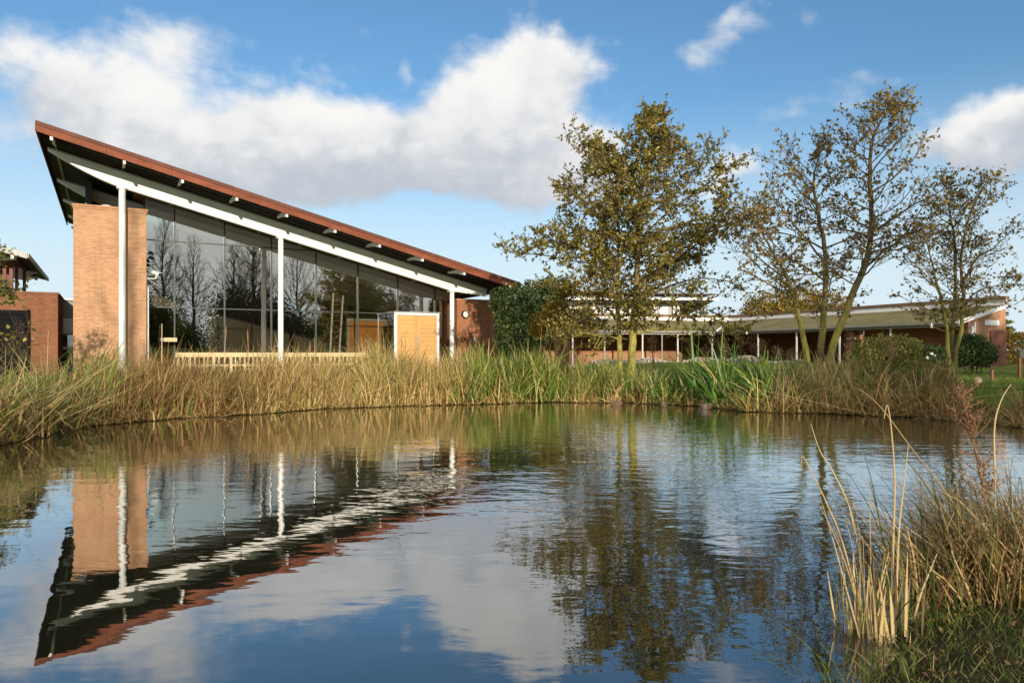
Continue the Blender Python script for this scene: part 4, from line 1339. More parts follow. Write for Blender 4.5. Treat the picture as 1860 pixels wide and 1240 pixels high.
class Tree:
    def __init__(self, name, label, cat, loc, group=None):
        self.root = empty(name, loc)
        tag(self.root, label, cat, group)
        self.loc = Vector(loc)
        self.leafpts = []
        self.twigs = MB()

    def rel(self, p):
        return Vector(p) - self.loc

    def limb(self, p0, d, L, r0, r1, n=6, up=.12, wob=.16):
        pts, p, d = [p0.copy()], p0.copy(), d.normalized()
        for i in range(n):
            d = (d + Vector((random.gauss(0, wob), random.gauss(0, wob), random.gauss(0, wob) + up))).normalized()
            p = p + d * (L / n)
            pts.append(p.copy())
        return pts, [r0 + (r1 - r0) * i / n for i in range(n + 1)]

    def stem(self, pts, r0, r1, mat, branches, Lmax, t0=.3, prof=.7, up=.10, sec=6, twig=5, leaves=6, lopsided=0.0, lsize=.09, spread=1.0, leafmin=0.0):
        # smooth the given line
        P = [self.rel(p) for p in pts]
        q = []
        m = len(P)
        for i in range(m - 1):
            a, b, c, d = P[max(i - 1, 0)], P[i], P[i + 1], P[min(i + 2, m - 1)]
            for j in range(4):
                t = j / 4
                q.append(.5 * ((2 * b) + (c - a) * t + (2 * a - 5 * b + 4 * c - d) * t * t + (3 * b - a - 3 * c + d) * t ** 3) + Vector((random.gauss(0, .012), random.gauss(0, .012), 0)))
        q.append(P[-1])
        n = len(q)
        rad = [r0 * (1 - i / (n - 1)) ** .8 + r1 for i in range(n)]
        rad[0] *= 1.35
        mb = MB(); mb.tube(q, rad, 9)
        mb.build('trunk', mat, self.root, True)
        brs = MB()
        ga = random.uniform(0, 6.28)
        for b in range(branches):
            t = t0 + (1 - t0) * (b + random.random()) / branches
            t = min(t, .985)
            i = int(t * (n - 1))
            f = t * (n - 1) - i
            p = q[i].lerp(q[min(i + 1, n - 1)], f)
            ax = (q[min(i + 1, n - 1)] - q[max(i - 1, 0)]).normalized()
            ga += 2.4 + random.uniform(-.5, .5)
            elev = random.uniform(.0, .6) + .6 * t * t
            tt = (t - t0) / (1 - t0)
            if isinstance(prof, (list, tuple)):              # branch length up the stem
                L = Lmax * float(np.interp(t, [a for a, _ in prof], [c for _, c in prof])) * random.uniform(.7, 1.12)
            else:
                L = Lmax * (max(.10, (1 - tt)) ** prof) * random.uniform(.65, 1.1) * (.7 + .3 * min(1, tt * 4))
            d = Vector((math.cos(ga), math.sin(ga), 0))
            L *= 1 + lopsided * d.x
            d = (d * math.cos(elev) * spread + ax * math.sin(elev)).normalized()
            rb = max(.006, min(rad[min(i, n - 1)] * .5, .011 * L + .006))
            bp, br = self.limb(p, d, L, rb, .004, 7, up, .13)
            brs.tube(bp, br, 5, False)
            self.side(brs, bp, L, rb, max(3, int(sec * (.45 + .38 * L))), twig, leaves)
        brs.build('branch', mat, self.root, True)

    def side(self, brs, bp, L, rb, sec, twig, leaves):
        for s in range(sec):
            u = .18 + .82 * (s + random.random()) / sec
            i = min(int(u * 7), 6)
            p = bp[i].lerp(bp[i + 1], u * 7 - i)
            ax = (bp[i + 1] - bp[i]).normalized()
            r = Vector((random.gauss(0, 1), random.gauss(0, 1), random.gauss(0, .7)))
            r = (r - ax * r.dot(ax)).normalized()
            ang = random.uniform(.5, 1.0)
            d = ax * math.cos(ang) + r * math.sin(ang)
            l2 = max(.22, L * .42 * (1.15 - .7 * u)) * random.uniform(.7, 1.2)
            sp, sr = self.limb(p, d, l2, max(.003, rb * .45), .0025, 4, .08, .2)
            brs.tube(sp, sr, 4, False)
            for w in range(twig):
                v = .15 + .85 * (w + random.random()) / twig
                j = min(int(v * 4), 3)
                p2 = sp[j].lerp(sp[j + 1], v * 4 - j)
                d2 = ((sp[j + 1] - sp[j]).normalized() * .8 + Vector((random.gauss(0, .7), random.gauss(0, .7), random.gauss(.1, .5)))).normalized()
                l3 = random.uniform(.14, .38)
                e = p2 + d2 * l3
                self.twigs.tube([p2, p2.lerp(e, .5) + Vector((0, 0, .015)), e], [.0038, .003, .0018], 3, False)
                for _ in range(leaves):
                    if random.random() < .85:
                        c = p2.lerp(e, random.uniform(.2, 1.1))
                        self.leafpts.append((c.x + random.gauss(0, .022), c.y + random.gauss(0, .022), c.z + random.gauss(0, .022)))

    def finish(self, leafmat, barkmat, lsize=.09, hang=.3):
        if self.twigs.v:
            self.twigs.build('twig', barkmat, self.root)['kind'] = 'stuff'
        if self.leafpts:
            leaves_mesh('crown', np.array(self.leafpts), lsize, leafmat, self.root, hang=hang)['kind'] = 'stuff'
        return self.root


def gz(x, y):
    return float(ground_z([[x, y]])[0])


def line(pxs, Y, bend=0.0):
    out = []
    for i, (px, py) in enumerate(pxs):
        out.append(at(px, py, Y + bend * i / max(1, len(pxs) - 1)))
    return out


def build_trees():
    # alder with two trunks
    Y = 23.5
    b = at(1138, 0, Y)
    z = gz(b.x, b.y) - .1
    T = Tree('alder_tree', 'tall olive-leaved alder with two mossy trunks behind the iris bed', 'tree', (b.x, b.y, z))
    def foot(pl):
        pl[0].z = z
        return pl
    T.stem(foot(line([(1146, 700), (1148, 640), (1153, 560), (1158, 480), (1160, 400), (1166, 330), (1180, 272), (1186, 222)], Y)), .125, .012, M['bark_moss'], 50, 1.0, .17, [(.15, 2.5), (.3, 3.1), (.45, 3.2), (.6, 2.6), (.78, 1.7), (.9, 1.0), (1, .35)], .03, 8, 7, 9, .18)
    T.stem(foot(line([(1128, 700), (1126, 640), (1123, 560), (1122, 480), (1124, 410), (1112, 340), (1098, 290)], Y + .3, .4)), .085, .010, M['bark_moss'], 34, 1.0, .2, [(.2, 1.8), (.5, 2.7), (.75, 1.9), (1, .6)], .02, 8, 7, 9, -.35)
    T.stem(line([(1160, 515), (1200, 492), (1240, 462), (1288, 420), (1322, 350)], Y, -.5), .042, .008, M['bark_dark'], 18, 1.5, .2, .35, .08, 6, 5, 7)
    T.stem(line([(1123, 500), (1090, 470), (1050, 450), (1005, 440), (968, 452)], Y, -.6), .035, .007, M['bark_dark'], 18, 1.4, .2, .35, .08, 6, 5, 7)
    T.stem(line([(1160, 545), (1215, 520), (1275, 505), (1340, 515)], Y, .5), .030, .006, M['bark_dark'], 9, 1.0, .3, .4, .02, 5, 5, 3)
    T.stem(line([(1122, 560), (1085, 560), (1050, 585), (1030, 600)], Y, -.3), .022, .006, M['bark_dark'], 9, .9, .3, .4, .0, 5, 5, 5)
    T.stem(line([(1166, 430), (1215, 385), (1275, 340), (1330, 305)], Y, -.3), .03, .006, M['bark_dark'], 14, 1.2, .25, .35, .06, 6, 5, 7)
    T.stem(line([(1122, 440), (1085, 395), (1050, 360), (1030, 345)], Y, .4), .028, .006, M['bark_dark'], 10, 1.0, .25, .35, .06, 6, 5, 7)
    T.stem(line([(1160, 480), (1210, 450), (1275, 425), (1345, 400)], Y, .6), .03, .006, M['bark_dark'], 12, 1.0, .25, .35, .06, 6, 5, 6)
    T.finish(M['alder_a'], M['bark_dark'], .105)
    # three-stemmed alder
    Y = 20.0
    b = at(1487, 0, Y)
    z = gz(b.x, b.y) - .1
    T = Tree('alder_tree', 'tallest sparse brown alder with three leaning stems from one root', 'tree', (b.x, b.y, z))
    T.stem(foot(line([(1472, 700), (1466, 650), (1455, 590), (1440, 530), (1418, 480), (1388, 430), (1372, 380)], Y, -.3)), .085, .008, M['bark_moss'], 28, 1.0, .34, [(.3, 1.2), (.6, 1.9), (1, .6)], .04, 6, 5, 4, -.3)
    T.stem(foot(line([(1486, 700), (1490, 640), (1497, 560), (1500, 470), (1487, 390), (1478, 330), (1490, 270)], Y + .2, .3)), .10, .008, M['bark_moss'], 36, 1.0, .3, [(.3, 1.7), (.55, 2.2), (.8, 1.4), (1, .4)], .04, 6, 5, 4, -.3)
    T.stem(foot(line([(1500, 700), (1512, 630), (1545, 545), (1576, 465), (1583, 400), (1580, 320), (1583, 262), (1598, 222), (1616, 196)], Y, .2)), .105, .008, M['bark_moss'], 46, 1.0, .28, [(.28, 1.6), (.45, 2.3), (.65, 1.7), (.85, .9), (1, .3)], .04, 6, 5, 4, .12)
    T.stem(line([(1562, 500), (1600, 460), (1645, 425), (1690, 350)], Y, .6), .035, .006, M['bark_dark'], 14, 1.1, .3, .4, .06, 6, 6, 2)
    T.finish(M['alder_b'], M['bark_dark'], .10)
    # many-stemmed alder further right
    Y = 21.0
    b = at(1728, 0, Y)
    z = gz(b.x, b.y) - .1
    T = Tree('alder_tree', 'slim brown alder with a spray of stems in front of the dark yew bush', 'tree', (b.x, b.y, z))
    T.stem(foot(line([(1724, 690), (1722, 630), (1716, 570), (1698, 500), (1680, 430)], Y, -.2)), .06, .007, M['bark_moss'], 18, 1.0, .36, [(.3, 1.2), (.7, 1.5), (1, .5)], .05, 6, 5, 3, -.2)
    T.stem(foot(line([(1727, 690), (1728, 640), (1735, 540), (1734, 440), (1725, 390), (1719, 335)], Y + .15, .2)), .065, .007, M['bark_moss'], 30, 1.0, .3, [(.3, 1.2), (.6, 1.45), (.85, .8), (1, .3)], .05, 6, 5, 3)
    T.stem(foot(line([(1730, 690), (1738, 640), (1750, 560), (1746, 470), (1762, 390), (1792, 330)], Y, .2)), .065, .007, M['bark_moss'], 30, 1.0, .3, [(.3, 1.2), (.6, 1.5), (.85, .9), (1, .35)], .05, 6, 5, 3, .25)
    T.stem(line([(1745, 520), (1775, 470), (1805, 450), (1835, 420)], Y, .3), .025, .006, M['bark_dark'], 9, .9, .3, .4, .06, 5, 4, 3)
    T.stem(line([(1745, 560), (1775, 530), (1805, 520), (1842, 515)], Y, .3), .022, .006, M['bark_dark'], 9, .9, .3, .4, .02, 5, 4, 4)
    T.finish(M['alder_b'], M['bark_dark'], .095)


build_trees()


def leaf_volume(lumps, n, core=.55):
    """points in the outer shell of a set of ellipsoids"""
    vol = np.array([l[3] * l[4] * l[5] for l in lumps]) ** .67
    pick = rng.choice(len(lumps), n, p=vol / vol.sum())
    d = rng.normal(size=(n, 3))
    d /= np.linalg.norm(d, axis=1)[:, None]
    r = rng.uniform(core, 1.08, n) ** .7
    L = np.array(lumps)
    rough = 1 + .13 * np.sin(d[:, 0] * 9 + pick) * np.sin(d[:, 2] * 8 + 2 * pick) + .06 * rng.normal(size=n)
    return L[pick, :3] + d * L[pick, 3:] * (r * rough)[:, None]


def bush(name, label, cat, lumps, n, size, mat, loc, group=None, stems=5, bark=None, hang=0.0, trunk_r=.03, core=.55):
    root = empty(name, loc)
    tag(root, label, cat, group)
    P = leaf_volume(lumps, n, core)
    P = P[P[:, 2] > loc[2] - .1] - np.array(loc)
    leaves_mesh('foliage', P, size, mat, root, hang=hang)['kind'] = 'stuff'
    mb = MB()
    for i in range(stems):
        l = lumps[i % len(lumps)]
        e = Vector(l[:3]) - Vector(loc)
        p0 = Vector((random.gauss(0, .1), random.gauss(0, .1), -.05)) + Vector((e.x * .55, e.y * .55, 0))
        pts = [p0, p0.lerp(e, .4) + Vector((random.gauss(0, .06), random.gauss(0, .06), 0)), e, e + Vector((random.gauss(0, .2) * l[3], random.gauss(0, .2) * l[4], l[5] * .5))]
        mb.tube(pts, [trunk_r, trunk_r * .8, trunk_r * .5, trunk_r * .2], 6, False)
    mb.build('stem', bark or M['bark_dark'], root, True)
    return root


def lump(px, py, Y, rx, ry, rd=None):
    """an ellipsoid given by direction, distance and half sizes in pixels"""
    p = at(px, py, Y)
    return (p.x, p.y, p.z, rx * Y / F, (rd if rd is not None else (rx + ry) / 2) * Y / F, ry * Y / F)


def build_shrubs():
    # ivy over the end of the red wall
    Y = 34.2
    loc = at(945, 665, Y)
    bush('ivy_mass', 'big green ivy mass over the red brick wall at the hall\'s low end', 'ivy',
         [lump(915, 550, 35, 26, 32, 14), lump(945, 560, 34.6, 38, 44, 18), lump(975, 545, 35.2, 36, 36, 18), lump(925, 600, 34.6, 30, 34, 14), lump(960, 605, 34.4, 34, 32, 16),
          lump(1000, 535, 35.5, 26, 34, 20), lump(905, 545, 35.2, 16, 20, 10), lump(925, 632, 34.4, 24, 18, 12), lump(985, 590, 34.5, 34, 36, 18)],
         15000, .15, M['ivy'], (loc.x, loc.y, gz(loc.x, loc.y)), None, 7, M['bark_red'], .2, .05)
    # yellowing small tree with a red-brown trunk
    Y = 29.5
    b = at(1020, 0, Y)
    z = gz(b.x, b.y) - .1
    root = bush('small_tree', 'small yellowing tree with a stout red-brown trunk right of the ivy', 'tree',
                [lump(1010, 560, Y, 26, 20), lump(1040, 575, Y, 34, 22), lump(990, 585, Y, 30, 20), lump(1030, 525, Y, 24, 22), lump(1062, 592, Y, 24, 14), lump(978, 600, Y, 20, 12)],
                4200, .12, M['autumn'], (b.x, b.y, z), None, 6, M['bark_red'], .3, .03, .25)
    mb = MB()
    for dx, top, r in ((-.10, 2.0, .20), (.14, 2.2, .17)):
        mb.tube([(dx * .5, 0, 0), (dx * .9, 0, .7), (dx * 1.6, .05, top * .75), (dx * 3.2, .1, top + .3)], [r * 1.25, r, r * .75, r * .35], 9)
    mb.build('trunk', M['bark_red'], root, True)
    # autumn tree beyond the wing
    Y = 82.0
    b = at(1440, 0, Y)
    root = bush('round_tree', 'round golden-green autumn tree rising behind the wing roof', 'tree',
                [lump(1400, 562, Y, 50, 34), lump(1380, 572, Y, 36, 24), lump(1455, 552, Y, 44, 30), lump(1500, 556, Y, 44, 28), lump(1530, 570, Y, 36, 20), lump(1440, 575, Y, 80, 30)],
                11000, .30, M['autumn'], (b.x, b.y, .8), None, 6, M['bark_dark'], .2, .15)
    Y = 60.0
    b = at(1830, 0, Y)
    bush('conifer_tree', 'green tree with level sprays showing behind the gable end of the wing', 'tree',
         [lump(1822, 598, Y, 20, 5), lump(1826, 585, Y, 14, 4), lump(1828, 612, Y, 22, 6), lump(1818, 570, Y, 12, 5), lump(1815, 625, Y, 24, 8)], 1500, .28, M['hedge'], (b.x, b.y, .8), None, 5, M['bark_dark'], 0, .08, .2)
    Y = 66.0
    b = at(1625, 0, Y)
    bush('garden_tree', 'light green tree glimpsed through the opening under the wing roof', 'tree',
         [lump(1625, 602, Y, 34, 22), lump(1600, 615, Y, 30, 16), lump(1650, 612, Y, 26, 18)], 2600, .26, M['hedge'], (b.x, b.y, .8))
    # garden shrubs in front of the wing
    Y = 30.0
    b = at(1612, 0, Y)
    bush('round_bush', 'wide rounded green bush in front of the wing between the alders', 'bush',
         [lump(1590, 640, Y, 42, 30), lump(1630, 638, Y, 44, 30), lump(1660, 645, Y, 30, 24), lump(1560, 648, Y, 26, 20)], 9000, .085, M['hedge'], (b.x, b.y, gz(b.x, b.y)))
    Y = 29.0
    b = at(1768, 0, Y)
    bush('yew_bush', 'dark evergreen bush in front of the gable end of the wing', 'bush',
         [lump(1768, 637, Y, 34, 30), lump(1745, 640, Y, 26, 26), lump(1790, 645, Y, 20, 22), lump(1760, 620, Y, 24, 16)], 9000, .085, M['yew'], (b.x, b.y, gz(b.x, b.y)))
    Y = 27.5
    b = at(1702, 0, Y)
    bush('dark_bush', 'small dark red-leaved bush between the round bush and the slim alder', 'bush',
         [lump(1702, 645, Y, 18, 16), lump(1688, 640, Y, 12, 14)], 1600, .08, M['yew'], (b.x, b.y, gz(b.x, b.y)))
    # clipped hedge at the right edge
    Y = 40.0
    P = []
    a, c = at(1812, 0, 40), at(1960, 0, 38)
    n = 9000
    t = rng.random(n)
    X = a.x + (c.x - a.x) * t + rng.normal(0, .05, n)
    Yv = a.y + (c.y - a.y) * t + rng.uniform(-.5, .5, n)
    Z = gz(a.x, a.y) + rng.random(n) ** .8 * 1.75 + .08 * np.sin(X * 5)
    root = empty('clipped_hedge', (a.x, a.y, gz(a.x, a.y)))
    tag(root, 'clipped yellow-green beech hedge at the right edge beyond the lawn', 'hedge')
    leaves_mesh('foliage', np.stack([X, Yv, Z], 1) - np.array(root.location), .11, M['autumn'], root)['kind'] = 'stuff'
    mb = MB()
    for i in range(24):
        tt = (i + .5) / 24
        p = a.lerp(c, tt)
        mb.tube([(p.x - a.x, p.y - a.y, 0), (p.x - a.x + random.gauss(0, .1), p.y - a.y, 1.5)], [.025, .01], 5, False)
    mb.build('stem', M['bark_dark'], root)
    # pale flower border along the veranda
    n = 9000
    px = rng.uniform(1035, 1470, n)
    Yv = np.interp(px, [1035, 1300, 1470], [45.0, 47.5, 41.0]) + rng.uniform(-1.3, .2, n)
    dens = .5 + .5 * np.sin(px * .05) * np.sin(px * .021 + 1)
    X = (px - CX) / F * Yv
    Z = ground_z(np.stack([X, Yv], 1)) + rng.random(n) * .42 * dens
    tag(leaves_mesh('flower_border', np.stack([X, Yv, Z], 1), .12, M['flower']), 'low pale flower border along the foot of the wing', 'flowers', None, 'stuff')
    # small white roses by the right alder
    for px, py, lab in ((1692, 641, 'left'), (1668, 655, 'lower')):
        pass
    Y = 26.0
    b = at(1693, 0, Y)
    r = empty('rose_bush', (b.x, b.y, gz(b.x, b.y)))
    tag(r, 'little rose bush with white blooms left of the slim alder', 'rose bush')
    mb = MB()
    for px, py in ((1692, 643), (1697, 646), (1684, 650)):
        p = at(px, py, Y) - Vector(r.location)
        mb.ball(p, .06, 8, 5)
    mb.build('bloom', M['white'], r, True)
    leaves_mesh('foliage', leaf_volume([lump(1692, 652, Y, 12, 10)], 300) - np.array(r.location), .07, M['yew'], r)['kind'] = 'stuff'
    # left edge: little shrub with yellowing leaves and a dark overhanging branch
    Y = 15.0
    b = at(36, 0, Y)
    T = Tree('sapling', 'thin sapling with a few yellow-green leaves before the black louvres', 'sapling', (b.x, b.y, gz(b.x, b.y)))
    for pts in ([(38, 700), (36, 660), (37, 630), (36, 600)], [(36, 670), (20, 645), (8, 630)], [(37, 650), (48, 630), (50, 615)]):
        T.stem(line(pts, Y), .012, .003, M['bark_dark'], 7, .3, .3, .5, .1, 2, 1, 1)
    T.finish(M['alder_a'], M['bark_dark'], .10)
    Y = 19.5
    b = at(-60, 0, Y)
    T = Tree('overhanging_tree', 'dark leafy tree reaching in from the left edge over the brick wall', 'tree', (b.x, b.y, gz(b.x, b.y)))
    T.stem(line([(-62, 720), (-60, 620), (-50, 540), (-35, 500), (-12, 470)], Y), .07, .01, M['bark_dark'], 14, .9, .35, .4, .02, 5, 4, 5)
    T.stem(line([(-58, 600), (-30, 560), (-5, 535), (22, 530)], Y), .03, .006, M['bark_dark'], 9, .5, .3, .4, .0, 4, 4, 5)
    T.finish(M['hedge'], M['bark_dark'], .10)


build_shrubs()


def seed_plant(px, py, Y, spread, label, group, stems=3, heads=26):
    """dry stalks with clustered seed heads; py is the top"""
    b = at(px, 0, Y)
    z = gz(b.x, b.y)
    top = at(px, py, Y).z - z
    r = empty('dried_plant', (b.x, b.y, z))
    tag(r, label, 'dried plant', group)
    mb = MB()
    pts = []
    for s in range(stems):
        a = random.uniform(0, 6.28)
        e = Vector((math.cos(a) * spread * random.uniform(.3, 1), math.sin(a) * spread * random.uniform(.3, 1), top * random.uniform(.75, 1.0)))
        q = [Vector((0, 0, -.05)), Vector((e.x * .2, e.y * .2, e.z * .5)), Vector((e.x * .7, e.y * .7, e.z * .8)), e]
        mb.tube(q, [.008, .007, .005, .003], 5, False)
        for hn in range(heads // stems):
            u = random.uniform(.55, 1.0)
            p = q[1].lerp(q[3], (u - .4) / .6)
            side = Vector((random.gauss(0, 1), random.gauss(0, 1), random.uniform(.2, 1.2))).normalized() * random.uniform(.06, .22)
            mb.tube([p, p + side], [.003, .002], 3, False)
            for _ in range(9):
                c = p + side + Vector((random.gauss(0, .035), random.gauss(0, .035), random.gauss(0, .04)))
                pts.append(tuple(c))
    mb.build('stalk', M['bark_red'], r)
    leaves_mesh('seed_head', np.array(pts), .045, M['seed'], r)['kind'] = 'stuff'
    return r


def build_small_plants():
    rows = [(1187, 606, 27, .22, 'broad bunch of russet dried stalks right of the twin-trunked alder'), (1252, 611, 27, .16, 'slim russet dried stalk under the hanging eaves lamp'),
            (1281, 622, 26.5, .22, 'low russet dried plant before the veranda bend'), (1312, 614, 26.5, .2, 'russet dried plant in front of the close pair of white posts'),
            (1345, 602, 26, .14, 'tallest slender russet seed stalk right of the veranda bend'), (1366, 605, 26, .10, 'thin upright russet seed stalk beside the tallest one'),
            (1385, 616, 25.5, .16, 'russet seed stalk right of the white post past the bend'), (1415, 628, 25.5, .18, 'short russet dried plant left of the three-stemmed alder'),
            (1436, 630, 25, .18, 'short russet dried plant touching the three-stemmed alder'), (1540, 598, 24, .25, 'dusky dried seed plant right of the three-stemmed alder'),
            (1045, 612, 27, .12, 'thin russet dried stalk left of the twin-trunked alder')]
    for px, py, Y, sp, lab in rows:
        seed_plant(px, py, Y, sp, lab, 'dried plants before the wing', 4, 40 if sp > .15 else 26)
    seed_plant(1618, 612, 20.5, .25, 'grey-brown dried plant in front of the round bush', 'dried plants before the wing', 5, 40)
    # bulrushes
    spots = [(84, 600, 14.8, 'bulrush with a slim brown head before the left brick wall'), (208, 628, 16.6, 'bulrush with a dark head left of the first white column'),
             (405, 592, 18.6, 'bulrush with a brown head by the second mullion of the glass wall'), (452, 598, 18.8, 'bulrush with a brown head left of the middle white column'),
             (726, 612, 20.6, 'bulrush with a pale head by the left oak door'), (560, 620, 19.6, 'bulrush with a brown head right of the middle white column')]
    for px, py, Y, lab in spots:
        b = at(px, 0, Y)
        z = gz(b.x, b.y)
        top = at(px, py, Y).z - z
        r = empty('bulrush', (b.x, b.y, z))
        tag(r, lab, 'bulrush', 'bulrushes along the far bank')
        ln = random.uniform(-.05, .12)
        mb = MB(); mb.tube([(0, 0, -.05), (ln * .3, 0, top * .5), (ln, 0, top)], [.010, .008, .004], 6, False); mb.build('stem', M['stub'], r, True)
        mb = MB(); mb.tube([(ln * .82, 0, top - .30), (ln * .84, 0, top - .29), (ln * .97, 0, top - .09), (ln * .98, 0, top - .08)], [.006, .017, .017, .006], 8); mb.build('seed_head', M['bark_red'], r, True)
        blades('leaf', np.zeros((4, 3)), np.array([.8, .7, .9, .6]) * top, .016, .25, rng.uniform(0, 6.28, 4), .4, M['mixed_reed'], r, 5, local=True)


build_small_plants()


def build_ducks():
    def duck(px, py, turn, label, drake, scale=1.0, head=True):
        Y = F * EYE / (py - HY)
        p = at(px, py, Y)
        r = empty('duck', (p.x, p.y, 0), turn)
        tag(r, label, 'duck', 'ducks at the far water line')
        r.scale = (scale,) * 3
        path = [(-.30, 0, .115), (-.26, 0, .105), (-.18, 0, .075), (-.06, 0, .06), (.06, 0, .065), (.13, 0, .095), (.165, 0, .15), (.175, 0, .20), (.19, 0, .24), (.215, 0, .262), (.245, 0, .262), (.262, 0, .255)]
        rad = [.012, .035, .085, .115, .105, .078, .046, .040, .046, .052, .040, .018]
        mb = MB(); mb.tube(path, rad, 14)
        body = mb.build('body', M['duck_drake'] if drake else M['duck_hen'], r, True)
        for s in (-1, 1):
            mb = MB(); mb.tube([(.04, s * .075, .10), (-.05, s * .098, .10), (-.16, s * .07, .10), (-.27, s * .02, .125)], [.02, .048, .04, .006], 8); mb.build('wing', M['duck_wing'], r, True)
            mb = MB(); mb.ball((.228, s * .042, .275), .007, 6, 4); mb.build('eye', M['black'], r)
        mb = MB(); mb.hexa([(.258, -.018, .245), (.258, .018, .245), (.325, .020, .236), (.325, -.020, .236)], [(.258, -.014, .265), (.258, .014, .265), (.322, .014, .245), (.322, -.014, .245)])
        mb.build('bill', M['bill'], r)
    for nm, stops in (('duck_hen', ((.10, .06, .035), (.24, .155, .095))), ('duck_drake', ((.14, .12, .10), (.30, .27, .235))), ('duck_wing', ((.075, .05, .034), (.19, .13, .085)))):
        m, k, out = new_mat(nm)
        tc = k.node('ShaderNodeTexCoord').outputs['Object']
        n = k.noise(k.node('ShaderNodeVectorMath', {0: tc, 1: (18, 30, 30)}, operation='MULTIPLY').outputs[0], 1.6, 3.0)
        c = k.ramp(n, [(.35, stops[0]), (.65, stops[1])])
        if nm == 'duck_drake':
            sp = k.node('ShaderNodeSeparateXYZ', {0: tc})
            hd = k.smooth(sp.outputs[2], .185, .20)
            c = k.mix(hd, c, (.012, .055, .03))
            ch = k.m('MULTIPLY', k.smooth(sp.outputs[0], .06, .12), k.smooth(sp.outputs[2], .17, .15))
            c = k.mix(ch, c, (.14, .065, .035))
        b = k.node('ShaderNodeBsdfPrincipled', {'Base Color': c, 'Roughness': .6, 'Specular IOR Level': .3})
        k.l.new(b.outputs[0], out.inputs[0])
        M[nm] = m
    M['bill'] = plain('yellow_bill', (.50, .36, .05), .4, .1, 20)
    duck(1204, 738, -1.75, 'mottled brown duck floating face-on below the iris leaves', False, .82)
    duck(1283, 743, -1.0, 'dark-headed drake with a yellow bill swimming by the iris edge', True, .85)
    duck(1117, 736, 2.7, 'hunched brown duck resting by the bank below the twin alder trunks', False, .72)


build_ducks()


